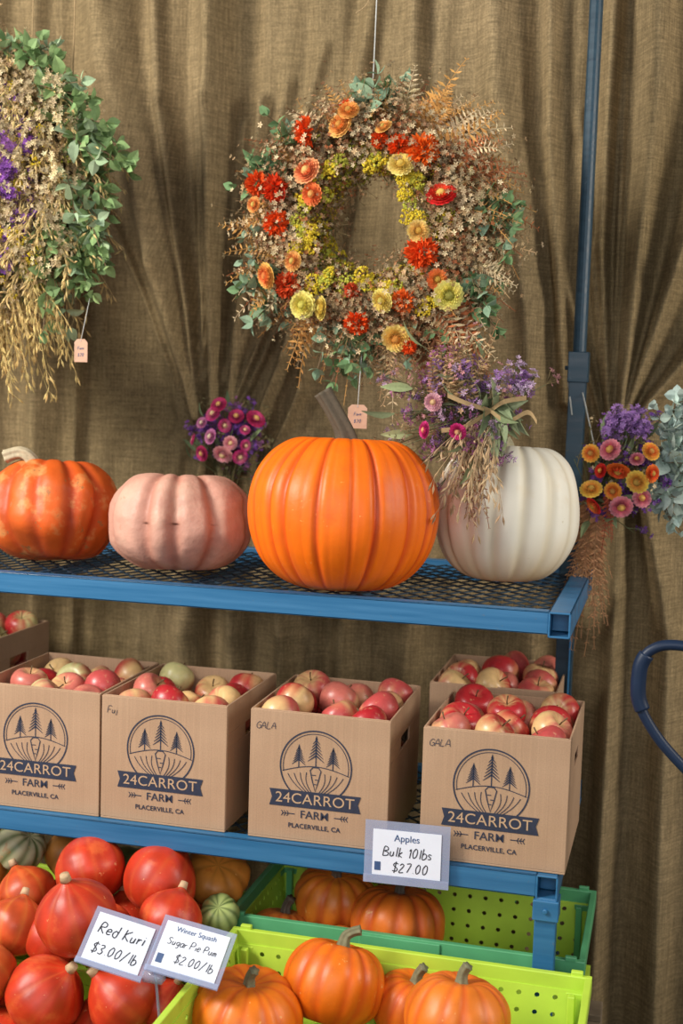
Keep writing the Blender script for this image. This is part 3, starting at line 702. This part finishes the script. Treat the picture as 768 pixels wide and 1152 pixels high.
def euc(mb,pos,d,L,leaf,col,n=6,droop=.25,T=LEAF_R):
    d=unit(d); side=unit(np.cross(d,rv())); cv=rv(.12); prev=np.array(pos,float)
    for i in range(1,n+1):
        t=i/n; q=np.asarray(pos)+d*L*t+np.array([0,0,-1])*droop*L*t*t+cv*L*t*t
        twig(mb,prev,q,.0013,(.20,.13,.07)); ll=leaf*(1-.4*t)*ru(.75,1.2)
        for s in(-1,1):
            dd=unit(side*s*1.0+d*.5+rv(.25)); put(mb,T,q,frame(dd,rv()),ll,jit(col,.3))
        side=unit(np.cross(d,side)+rv(.2)); prev=q
    put(mb,T,prev,frame(unit(d+rv(.2)),rv()),leaf*.6,jit(col,.2))
def oat(mb,pos,d,L,col,n=9):
    d=unit(d); cv=rv(.15); prev=np.array(pos,float)
    for i in range(1,n+1):
        t=i/n; q=np.asarray(pos)+d*L*t+np.array([0,0,-1])*.45*L*t*t+cv*L*t*t
        twig(mb,prev,q,.0007,jit(col))
        if t>.35:
            for _ in range(2):
                dd=unit(d*.5+np.array([0,0,-1.])+rv(.45)); tip=q+dd*ru(.008,.02)
                twig(mb,q,tip,.0004,jit(col)); put(mb,OCT,tip+dd*.009,frame(dd),(.0028,.0028,.012),jit(col,.25))
        prev=q
def strawflower(mb,pos,nrm,r,co,ci,cc):
    B=frame(nrm)@rotz(rnd()*6); V=[];F=[];C=[]
    co,ci,cc=map(np.array,(co,ci,cc)); rings=7
    for k in range(rings):
        t=k/(rings-1); R1=r*(1-.55*t)*ru(.97,1.03); el=.10+1.15*t; n=17-k; col=co*(1-t)+ci*t
        for i in range(n):
            a=(i+.5*(k%2))*2*math.pi/n+ru(-.06,.06); w_=.27; cl=jit(col,.12)
            def P(u,da,up=0):
                rr=R1*u*math.cos(el*.75*u); z=R1*u*math.sin(el*u)*.95+up
                return (rr*math.cos(a+da),rr*math.sin(a+da),z)
            o=len(V)
            V+=[P(.12,0),P(.55,-w_*1.1),P(.55,0,-.03*r),P(.55,w_*1.1),P(.90,-w_*.72),P(.90,0,-.02*r),P(.90,w_*.72),P(1.0,0,.01*r)]
            F+=[(o,o+1,o+2),(o,o+2,o+3),(o+1,o+4,o+5,o+2),(o+2,o+5,o+6,o+3),(o+4,o+7,o+5),(o+5,o+7,o+6)]
            C+=[cl*.8,cl*.92,cl*.9,cl*.92,cl,cl,cl,np.clip(cl*1.1,0,1)]
    o=len(V); n=10; V.append((0,0,r*.46)); C.append(cc*1.3)
    for rr,z in((.18,.42),(.34,.26)):
        for i in range(n): a=i*2*math.pi/n; V.append((rr*r*math.cos(a),rr*r*math.sin(a),z*r)); C.append(cc*ru(.9,1.3))
    for i in range(n): 
        F.append((o,o+1+i,o+1+(i+1)%n)); F.append((o+1+i,o+1+n+i,o+1+n+(i+1)%n,o+1+(i+1)%n))
    mb.add(np.array(V)@B.T+np.asarray(pos),F,np.clip(np.array(C),0,1))
def pompom(mb,pos,nrm,r,col,n=150):
    B=frame(nrm)
    for i in range(n):
        z=1-i/n*1.15; rr=math.sqrt(max(0,1-z*z)); a=i*2.39996
        dl=np.array([rr*math.cos(a),rr*math.sin(a),z*.75]); d=B@dl
        put(mb,LEAF_S,np.asarray(pos)+d*r*.45,frame(unit(d+rv(.25)),rv()),(r*.62,r*.5,r*ru(.45,.70)),jit(col,.35))
def statice(mb,pos,d,L,col,n=14):
    d=unit(d); tip=pos+d*L; twig(mb,pos,tip,.001,(.15,.17,.08))
    for _ in range(n):
        q=tip+rv(L*.2)-d*L*ru(0,.3); twig(mb,pos+d*L*.5,q,.0005,(.15,.17,.08))
        for _2 in range(2): put(mb,STAR,q+rv(.003),frame(unit(d+rv(.5))),.0075*ru(.7,1.2),jit(col,.3))
CREAM=(.64,.50,.30);BEIGE=(.50,.33,.17);BROWN=(.24,.10,.045);GOLD=(.58,.30,.09);YEL=(.68,.52,.04);YG=(.46,.45,.06);EUC=(.15,.25,.11);EUCB=(.24,.34,.22)
RUST=(.40,.13,.05);ORR=(.76,.085,.012);PUR=(.20,.07,.34)
WC=np.array([-.463,.35,1.895])
def wp(px,py,dy=-.07): return np.array([WC[0]+(px-425)*.0021,WC[1]+dy,WC[2]-(py-255)*.00209])
def wreath1():
    mb=MB(); Rc=.188
    ring=[WC+np.array([Rc*math.cos(a),0,Rc*math.sin(a)]) for a in np.linspace(0,2*math.pi,60)]
    tube(mb,ring,.034,8,(.10,.065,.035),0,cap=False)
    for k in range(3700):
        a=rnd()*2*math.pi; t=ru(-.5,math.pi+.5)
        rad=np.array([math.cos(a),0,math.sin(a)]); tan=np.array([-math.sin(a),0,math.cos(a)])
        n=rad*math.cos(t)+np.array([0,-1,0])*math.sin(t)
        inner=math.cos(t)<-.35; outer=math.cos(t)>.3
        base=WC+rad*(Rc+ru(-.02,.02))+n*.012
        d=n+tan*ru(-.7,.3)+rv(.18); L=ru(.045,.085) if not outer else ru(.045,.112)
        if inner: L=ru(.040,.080)
        x=rnd()
        if inner and x<.48:
            balls(mb,base+unit(d)*L*.5,d,.028,YEL if rnd()<.6 else YG,18,.003)
        elif k%4==0 or x<.38: filler(mb,base,d,L,CREAM if rnd()<.62 else BEIGE,7,.0064)
        elif x<.62: filler(mb,base,d,L*.95,BROWN if rnd()<.5 else RUST,8,.005)
        elif x<.68: balls(mb,base+unit(d)*L*.55,d,.02,BEIGE if rnd()<.5 else YG,14,.0026)
        elif x<.82 and outer: frond(mb,base,d,L*1.3,GOLD if rnd()<.7 else BROWN,8)
        elif x<.87: put(mb,LEAF_L,base,frame(unit(d),rv()),L*1.0,jit((.20,.23,.11),.3))
        else: filler(mb,base,d,L*1.05,(.42,.23,.12),9,.0045)
    for k in range(150):
        a=rnd()*2*math.pi; rad=np.array([math.cos(a),0,math.sin(a)]); tan=np.array([-math.sin(a),0,math.cos(a)])
        b=WC+rad*(Rc+.03)+np.array([0,ru(-.06,.02),0]); d=rad+tan*ru(-.8,.4)+rv(.2)+np.array([0,-.15,0])
        if rnd()<.5: frond(mb,b,d,ru(.10,.155),random.choice([GOLD,BROWN,BEIGE,RUST]),11,.16)
        else: filler(mb,b,d,ru(.085,.125),random.choice([CREAM,BEIGE,BROWN]),7,.005)
    for a0,sp,cnt,lf in((157,9,9,.050),(135,8,6,.046),(216,9,10,.050),(262,12,13,.048),(334,9,10,.050),(6,8,9,.048),(92,4,5,.054),(300,6,4,.038),(190,6,3,.038)):
        for _ in range(cnt):
            a=math.radians(a0+random.gauss(0,sp*.6)); rad=np.array([math.cos(a),0,math.sin(a)]); tan=np.array([-math.sin(a),0,math.cos(a)])
            euc(mb,WC+rad*(Rc+.035)+np.array([0,ru(-.06,.02),0]),rad+tan*ru(-.6,.3)+np.array([0,-.25,0])+rv(.15),ru(.07,.12),lf,EUC if rnd()<.5 else EUCB,4,T=LEAF_E)
    for a0,cnt,col,L in((62,14,GOLD,.17),(45,12,GOLD,.17),(25,8,RUST,.15),(105,5,GOLD,.13),(175,4,GOLD,.15),(203,8,GOLD,.17),(-12,8,BEIGE,.15),(-24,9,GOLD,.15),(-48,12,RUST,.19),(-58,12,BROWN,.21),(-68,8,BEIGE,.18),(145,4,GOLD,.13),(240,6,GOLD,.15),(120,4,CREAM,.13)):
        for _ in range(cnt):
            a=math.radians(a0+random.gauss(0,7)); rad=np.array([math.cos(a),0,math.sin(a)]); tan=np.array([-math.sin(a),0,math.cos(a)])
            frond(mb,WC+rad*(Rc+.02)+np.array([0,ru(-.05,.02),0]),rad+tan*ru(-.6,.4)+rv(.12)+np.array([0,-.2,0]),L*ru(.75,1.1),col if rnd()<.75 else CREAM,12,.30)
    for px,py,r_,col in((355,162,.034,ORR),(300,216,.029,ORR),(322,222,.032,(.66,.05,.01)),(322,258,.031,ORR),(456,178,.027,ORR),(482,183,.038,(.82,.13,.012)),(485,290,.038,ORR),(467,341,.028,(.78,.14,.02)),(417,364,.030,ORR),(338,325,.030,(.64,.08,.02)),(399,138,.021,ORR),(410,330,.019,(.6,.09,.03)),(435,172,.020,ORR),(474,388,.020,ORR)):
        pompom(mb,wp(px,py,-.094+ru(-.006,.006)),unit(np.array([(px-425)*.003,-1,(255-py)*.003])+rv(.25)),r_*1.04,col)
    SF=[(358,205,.031,(.84,.36,.16),(.76,.15,.05),(.75,.45,.15)),(393,157,.029,(.84,.52,.16),(.76,.22,.05),(.55,.25,.05)),(402,143,.024,(.82,.44,.12),(.70,.25,.06),(.5,.25,.05)),(504,231,.033,(.70,.03,.03),(.66,.07,.02),(.78,.50,.12)),
     (460,199,.028,(.82,.66,.22),(.74,.53,.12),(.62,.42,.08)),(317,316,.030,(.82,.52,.14),(.74,.12,.04),(.62,.2,.05)),(365,229,.025,(.76,.22,.07),(.70,.15,.04),(.6,.3,.08)),(515,334,.033,(.80,.72,.25),(.74,.66,.13),(.28,.26,.05)),
     (358,347,.030,(.76,.68,.22),(.70,.60,.11),(.5,.45,.08)),(379,350,.026,(.74,.60,.16),(.68,.50,.10),(.5,.4,.08)),(446,341,.026,(.78,.66,.20),(.72,.5,.10),(.5,.4,.08)),(461,380,.031,(.82,.62,.20),(.76,.42,.08),(.6,.25,.05)),
     (481,268,.024,(.78,.58,.20),(.70,.4,.10),(.55,.3,.05)),(503,318,.022,(.76,.2,.06),(.70,.3,.06),(.5,.3,.05)),(329,228,.018,(.70,.08,.04),(.64,.1,.04),(.6,.3,.08)),(345,300,.022,(.80,.46,.14),(.72,.24,.08),(.5,.35,.08)),(300,240,.018,(.80,.4,.12),(.72,.2,.06),(.5,.35,.08)),(440,160,.019,(.82,.5,.15),(.74,.3,.08),(.5,.35,.08))]
    for px,py,r_,a_,b_,c_ in SF: strawflower(mb,wp(px,py,-.106+ru(-.006,.006)),unit(np.array([(px-425)*.004,-1,(255-py)*.004+.1])+rv(.25)),r_*1.12,a_,b_,c_)
    for px,py in((385,200),(352,240),(348,265),(342,285),(360,272),(372,215),(432,195),(468,215),(462,225),(474,250),(445,325),(410,322),(385,325),(425,320),(372,320),(492,345),(350,212),(455,325)):
        for _ in range(3): balls(mb,wp(px+ru(-9,9),py+ru(-9,9),-.07),unit(np.array([0,-1,.2])+rv(.3)),.034,YEL if rnd()<.65 else YG,44,.0032)
    for _ in range(60):
        a=rnd()*6.28; rr=ru(.13,.26); q=WC+np.array([rr*math.cos(a),-.080,rr*math.sin(a)])
        filler(mb,q,np.array([ru(-.6,.6),-.8,ru(-.6,.6)]),ru(.02,.030),random.choice([CREAM,BEIGE,BROWN,RUST]),5,.005)
    mb.build('dried_flower_wreath',[M_plant],False,loc=tuple(WC))
wreath1()
def wreath2():
    C=np.array([-1.525,.35,1.992]); mb=MB(); Rc=.265
    ring=[C+np.array([Rc*math.cos(a),0,Rc*math.sin(a)]) for a in np.linspace(0,2*math.pi,60)]
    tube(mb,ring,.03,8,(.12,.08,.045),0,cap=False)
    for k in range(2800):
        a=rnd()*2*math.pi; t=ru(-.4,math.pi+.4)
        rad=np.array([math.cos(a),0,math.sin(a)]); tan=np.array([-math.sin(a),0,math.cos(a)])
        n=rad*math.cos(t)+np.array([0,-1,0])*math.sin(t); base=C+rad*(Rc+ru(-.03,.03))+n*.012
        d=n-tan*ru(-.1,.9)*(1 if math.cos(a)>0 else -1)+rv(.18); L=ru(.05,.10); x=rnd(); inner=math.cos(t)<-.2
        if inner and x<.30: statice(mb,base,d,L,PUR,9)
        elif x<.38: filler(mb,base,d,L,CREAM if rnd()<.65 else BEIGE,8,.0066)
        elif x<.64: oat(mb,base,d,L*1.5,(.62,.46,.20),7)
        elif x<.74: balls(mb,base+unit(d)*L*.6,d,.022,YG if rnd()<.6 else YEL,16,.003)
        elif x<.86: filler(mb,base,d,L,(.34,.22,.10),8,.005)
        else: put(mb,LEAF_L,base,frame(unit(d),rv()),L,jit((.24,.27,.12),.3))
    for _ in range(80):
        a=math.radians(random.choice([ru(-40,75),ru(-25,65),ru(90,200)])); rad=np.array([math.cos(a),0,math.sin(a)]); tan=np.array([-math.sin(a),0,math.cos(a)])
        euc(mb,C+rad*(Rc+ru(.03,.08))+np.array([0,ru(-.07,.02),0]),rad*.8-tan*ru(.3,1.1)+np.array([0,-.3,0])+rv(.12),ru(.09,.15),.058,(.23,.34,.14) if rnd()<.6 else (.31,.41,.25),4,T=LEAF_E)
    for _ in range(14):
        q=C+np.array([ru(.22,.34),ru(-.06,0),ru(-.18,-.02)]); euc(mb,q,np.array([ru(.2,.7),-.2,-1.]),ru(.09,.14),.052,(.25,.36,.15),5,.1,T=LEAF_E)
    for _ in range(75):
        a=math.radians(ru(-95,-40)); rad=np.array([math.cos(a),0,math.sin(a)])
        oat(mb,C+rad*(Rc+.02)+np.array([0,ru(-.07,.02),0]),rad+np.array([0,-.2,-.2])+rv(.25),ru(.08,.18),(.60,.44,.17),10)
    for _ in range(70):
        q=C+np.array([ru(.14,.32),ru(-.12,-.07),ru(-.22,.28)]); filler(mb,q,np.array([.2,-1,0])+rv(.4),.03,(.68,.54,.32),9,.007)
    for _ in range(34):
        q=C+np.array([ru(.10,.20),ru(-.11,-.07),ru(-.07,.08)]); statice(mb,q,np.array([0,-1,0])+rv(.4),.04,(.24,.08,.36) if rnd()<.8 else (.3,.12,.36),12)
    for _ in range(14):
        q=C+np.array([ru(.1,.26),-.08,ru(-.25,.1)]); balls(mb,q,np.array([0,-1,0])+rv(.3),.03,YEL,30,.003)
    mb.build('eucalyptus_wreath',[M_plant],False,loc=tuple(C))
wreath2()
def bouquet1():
    mb=MB(); C=np.array([-.935,.715,1.378])
    MG=[((.60,.05,.24),(.62,.25,.30),(.75,.55,.30)),((.74,.38,.38),(.66,.24,.30),(.72,.5,.25)),((.48,.03,.12),(.5,.08,.2),(.6,.35,.12)),((.58,.20,.40),(.56,.26,.36),(.8,.66,.45))]
    tie=C+np.array([-.02,.01,-.115])
    for k in range(190):
        q=C+np.array([random.gauss(0,.045),ru(-.03,.03),random.gauss(0,.038)]); d=unit(q-tie+rv(.03)); twig(mb,tie,q,.0012,(.12,.12,.05))
        x=rnd()
        if x<.5: statice(mb,q-d*.03,d+rv(.2),.04,PUR if rnd()<.6 else (.34,.13,.30),9)
        elif x<.8: filler(mb,q-d*.02,d+rv(.2),.04,(.22,.20,.10),7,.005)
        else: put(mb,LEAF_L,q,frame(d,rv()),.045,jit((.15,.2,.1),.3))
    for px,pz in((-.06,.035),(-.03,.06),(.0,.03),(.03,.055),(.055,.02),(-.075,-.01),(-.03,.0),(.02,-.015),(.06,-.02),(.0,-.045),(-.05,-.045),(.085,.05),(.045,-.05),(-.01,.085)):
        strawflower(mb,C+np.array([px*1.05,-.055+ru(-.02,.01),pz]),unit(np.array([px*8,-1,pz*8])+rv(.35)),.024*ru(.65,1.25),*random.choice(MG))
    for k in range(50): twig(mb,C+rv(.02)+np.array([0,0,-.05]),tie+np.array([ru(-.03,.02),ru(-.01,.01),ru(-.12,-.04)]),.0016,jit((.16,.13,.06)))
    for dz in(0,.005,-.005): tube(mb,[tie+np.array([.016*math.cos(a),.016*math.sin(a),dz]) for a in np.linspace(0,6.28,14)],.003,5,(.5,.38,.2),cap=False)
    tube(mb,[tie,(-1.0,.80,1.39),(-1.05,.80,1.42)],.0015,5,(.35,.25,.12))
    mb.build('strawflower_bouquet',[M_plant],False,loc=tuple(C))
bouquet1()
def bouquet2():
    mb=MB(); C=np.array([-.200,.175,1.465]); tie=C+np.array([.045,.0,.015])
    for k in range(170):
        q=C+np.array([random.gauss(-.035,.055),ru(-.03,.03),random.gauss(.01,.055)]); d=unit(q-tie+rv(.03)); twig(mb,tie,q,.001,(.2,.2,.1)); x=rnd()
        if x<.40: statice(mb,q-d*.03,d+rv(.25),.045,random.choice([(.34,.17,.36),(.48,.32,.45),(.36,.12,.26)]),9)
        elif x<.78: filler(mb,q-d*.02,d+rv(.2),.045,BEIGE if rnd()<.5 else (.5,.24,.24),8,.006)
        else: put(mb,LEAF_L,q,frame(d,rv()),.07,jit((.22,.25,.13),.3))
    for k in range(36):
        q=C+np.array([ru(-.08,.12),ru(-.02,.03),ru(.03,.09)]); statice(mb,q,np.array([ru(-.3,.6),-.3,.8])+rv(.2),.035,random.choice([(.28,.14,.34),(.48,.34,.48)]),8)
    for k in range(26):
        oat(mb,tie,np.array([ru(-.6,.1),-.3,ru(-1,-.2)])+rv(.1),ru(.10,.17),(.46,.32,.18),8)
    for k in range(34):
        frond(mb,C+np.array([ru(-.08,.0),ru(-.02,.02),.03]),np.array([ru(-.35,.35),-.1,1.])+rv(.1),ru(.10,.17),(.34,.19,.09) if rnd()<.6 else (.46,.30,.15),11,.22,droop=.1)
    for k in range(20): put(mb,LEAF_L,tie+rv(.015),frame(unit(np.array([ru(-.2,.9),-.5,ru(-1,.4)])),rv()),ru(.05,.10),jit((.20,.24,.13),.3))
    for k in range(10): frond(mb,C+np.array([.0,-.01,-.04]),np.array([ru(-.2,.45),-.2,-1.]),ru(.10,.17),(.26,.10,.05),11,.2)
    for px,pz,c_ in((-.02,-.03,0),(-.075,.03,1),(-.09,-.03,0)):
        strawflower(mb,C+np.array([px,-.05,pz]),unit(np.array([px*4,-1,pz*4])+rv(.3)),.021,*(((.62,.05,.24),(.5,.04,.15),(.6,.3,.15)) if c_==0 else ((.62,.34,.38),(.6,.3,.35),(.6,.4,.2))))
    for pts in ([(0,-.03,0),(-.05,-.05,.015),(-.09,-.05,.03)],[(0,-.03,0),(.04,-.05,-.02),(.08,-.04,.0),(.10,-.04,-.02)],[(0,-.03,0),(-.05,-.05,-.035),(-.10,-.05,-.045)],[(0,-.03,0),(.03,-.05,.02),(.075,-.03,.03)]):
        pth=smooth_path([tuple(tie+np.array(q)) for q in pts],6); V=[];F=[]
        for i,q in enumerate(pth): V+=[(q[0],q[1],q[2]-.0045),(q[0],q[1]-.003,q[2]+.0055)]
        for i in range(len(pth)-1): F.append((2*i,2*i+1,2*i+3,2*i+2))
        mb.add(V,F,(.52,.36,.18))
    tube(mb,[tie,tie+np.array([-.03,.04,.06]),(-.29,.30,1.66)],.0012,5,(.4,.3,.15))
    mb.build('statice_bouquet',[M_plant],False,loc=tuple(C))
bouquet2()
def bouquet3():
    mb=MB(); C=np.array([.115,.52,1.345]); tie=np.array([.045,.56,1.26])
    SC=[((.80,.22,.04),(.74,.06,.03),(.55,.30,.06)),((.66,.03,.03),(.6,.06,.02),(.7,.4,.08)),((.84,.46,.08),(.76,.15,.04),(.5,.25,.06)),((.70,.30,.34),(.6,.1,.15),(.7,.4,.1)),((.84,.60,.12),(.78,.3,.06),(.5,.3,.06)),((.62,.03,.03),(.78,.3,.06),(.5,.3,.06))]
    for k in range(150):
        q=C+np.array([random.gauss(0,.045),ru(-.03,.03),random.gauss(0,.055)]); d=unit(q-tie+rv(.02)); twig(mb,tie,q,.0012,(.15,.16,.07)); x=rnd()
        if x<.4: statice(mb,q-d*.02,d+rv(.2),.04,PUR,8)
        elif x<.75: filler(mb,q-d*.02,d+rv(.2),.04,CREAM if rnd()<.4 else (.3,.25,.1),7,.005)
        else: put(mb,LEAF_L,q,frame(d,rv()),.06,jit((.2,.25,.13),.3))
    for k in range(26): statice(mb,C+np.array([ru(-.03,.04),-.03,ru(.06,.10)]),np.array([0,-.4,1])+rv(.3),.045,(.32,.17,.42),14)
    for px,pz in((-.075,.04),(-.05,.0),(-.07,-.045),(-.03,.05),(-.01,.005),(-.02,-.045),(.03,.03),(.035,-.02),(-.06,-.08),(.0,-.08),(.06,.05),(.065,.0),(.045,-.06)):
        strawflower(mb,C+np.array([px,-.055+ru(-.02,.01),pz]),unit(np.array([px*7,-1,pz*7])+rv(.35)),.025*ru(.7,1.25),*random.choice(SC))
    for k in range(20):
        euc(mb,C+np.array([.05,0,ru(-.05,.03)]),np.array([ru(.3,1.0),ru(-.3,.1),ru(-.9,1.2)]),ru(.10,.17),.045,(.40,.48,.42),5,.1)
    for k in range(18): euc(mb,C+np.array([.10,.0,.05]),np.array([ru(-.1,.9),ru(-.3,.1),ru(.5,1.3)]),ru(.10,.18),.042,(.44,.52,.46),4,.1)
    for k in range(44): frond(mb,tie+rv(.010),np.array([ru(-.17,.17),-.1,-1.]),ru(.14,.25),(.52,.27,.13),14,.15,droop=.3)
    for k in range(4): frond(mb,C+np.array([-.03,-.03,-.05]),np.array([ru(-.2,.2),-.1,-1.]),ru(.08,.12),(.36,.08,.04),12,.2)
    tube(mb,[(-.02,.62,1.47),(-.038,.66,1.56),(-.02,.69,1.59),(.01,.62,1.50),tie+np.array([.02,0,.05])],.002,6,(.6,.6,.55))
    mb.build('hanging_flower_bouquet',[M_plant],False,loc=tuple(C))
bouquet3()
def tag(name,loc,w,h,top,rz=0,line=''):
    e=empty(name,loc,(0,0,rz)); mb=MB()
    V=[(-w/2,0,-h/2),(w/2,0,-h/2),(w/2,0,h/2-.008),(w/2-.008,0,h/2),(-w/2+.008,0,h/2),(-w/2,0,h/2-.008)]
    mb.add(V+[(x,.0012,z) for x,y,z in V],[(0,1,2,3,4,5),(11,10,9,8,7,6)]+[(i,(i+1)%6+0,(i+1)%6+6,i+6) for i in range(6)])
    mb.build('paper_tag',[M_kraft],False,e)
    mb=MB(); tl=np.array(top)-np.array(loc); tube(mb,[(0,-.0008,h/2-.006),tuple(tl)],.0009,5); mb.build('tag_string',[M_white],True,e)
    mb=MB(); scrawl(mb,'Farm',0,.006,.007,'C',.14,3,0,-.0008); scrawl(mb,'$70',0,-.010,.008,'C',.14,4,0,-.0008); mb.build('tag_writing',[M_penb],False,e)
tag('price_tag',(-.474,.262,1.455),.044,.054,(-.474,.30,1.60),.1)
tag('price_tag',(-1.160,.26,1.588),.036,.055,(-1.16,.30,1.72),-.1)
mb=MB(); tube(mb,[(-.475,.35,2.955),(-.487,.35,2.0)],.0014,6); mb.build('wreath_string',[M_white])
mb=MB(); tube(mb,[(-1.22,.35,2.955),(-1.235,.35,2.10)],.0018,6); tube(mb,[(-1.33,.35,2.955),(-1.345,.35,2.15)],.0014,6); mb.build('wreath_string',[M_string])
mb=MB(); tube(mb,smooth_path([(-.52,.36,2.955),(-.515,.36,2.48),(-.50,.35,2.40),(-.53,.35,2.37)],6),.0012,5,(.4,.25,.1)); mb.build('twine_end',[M_string])

# ---------------------------------------------------------------- utility cart with loop handle
mb=MB(); 
loop=smooth_path([(.56,.0,.98),(.40,.0,1.015),(.26,.0,1.035),(.205,.0,1.022),(.185,.0,.985),(.184,.0,.93),(.20,.0,.885),(.25,.0,.82),(.34,.0,.745),(.50,.0,.66),(.58,.0,.64)],8)
tube(mb,loop,.0105,14,cap=True)
tube(mb,smooth_path([(.196,0,1.012),(.185,0,.985),(.184,0,.93),(.194,0,.90)],5),.0155,14)
for yy in(0.0,.35):
    tube(mb,[(.57,yy,FZ+.12),(.57,yy,1.0)],.014,12)
tube(mb,[(.57,0,.98),(.57,.35,.98)],.014,12); tube(mb,[(.57,0,.64),(.57,.35,.64)],.014,12)
addbox(mb,(.55,-.03,FZ+.10),(.95,.38,FZ+.125))
for yy in(-.03,.38):
    ring=[(.62+.085*math.cos(a),yy,FZ+.10+.085*math.sin(a)) for a in np.linspace(0,2*math.pi,28)]
    tube(mb,ring,.016,10,mi=1,cap=False)
    for k in range(5): a=k*1.2566; tube(mb,[(.62,yy,FZ+.10),(.62+.08*math.cos(a),yy,FZ+.10+.08*math.sin(a))],.006,6,mi=0)
tube(mb,[(.62,-.04,FZ+.10),(.62,.39,FZ+.10)],.008,8)
mb.build('utility_cart',[M_navy,M_rubber])
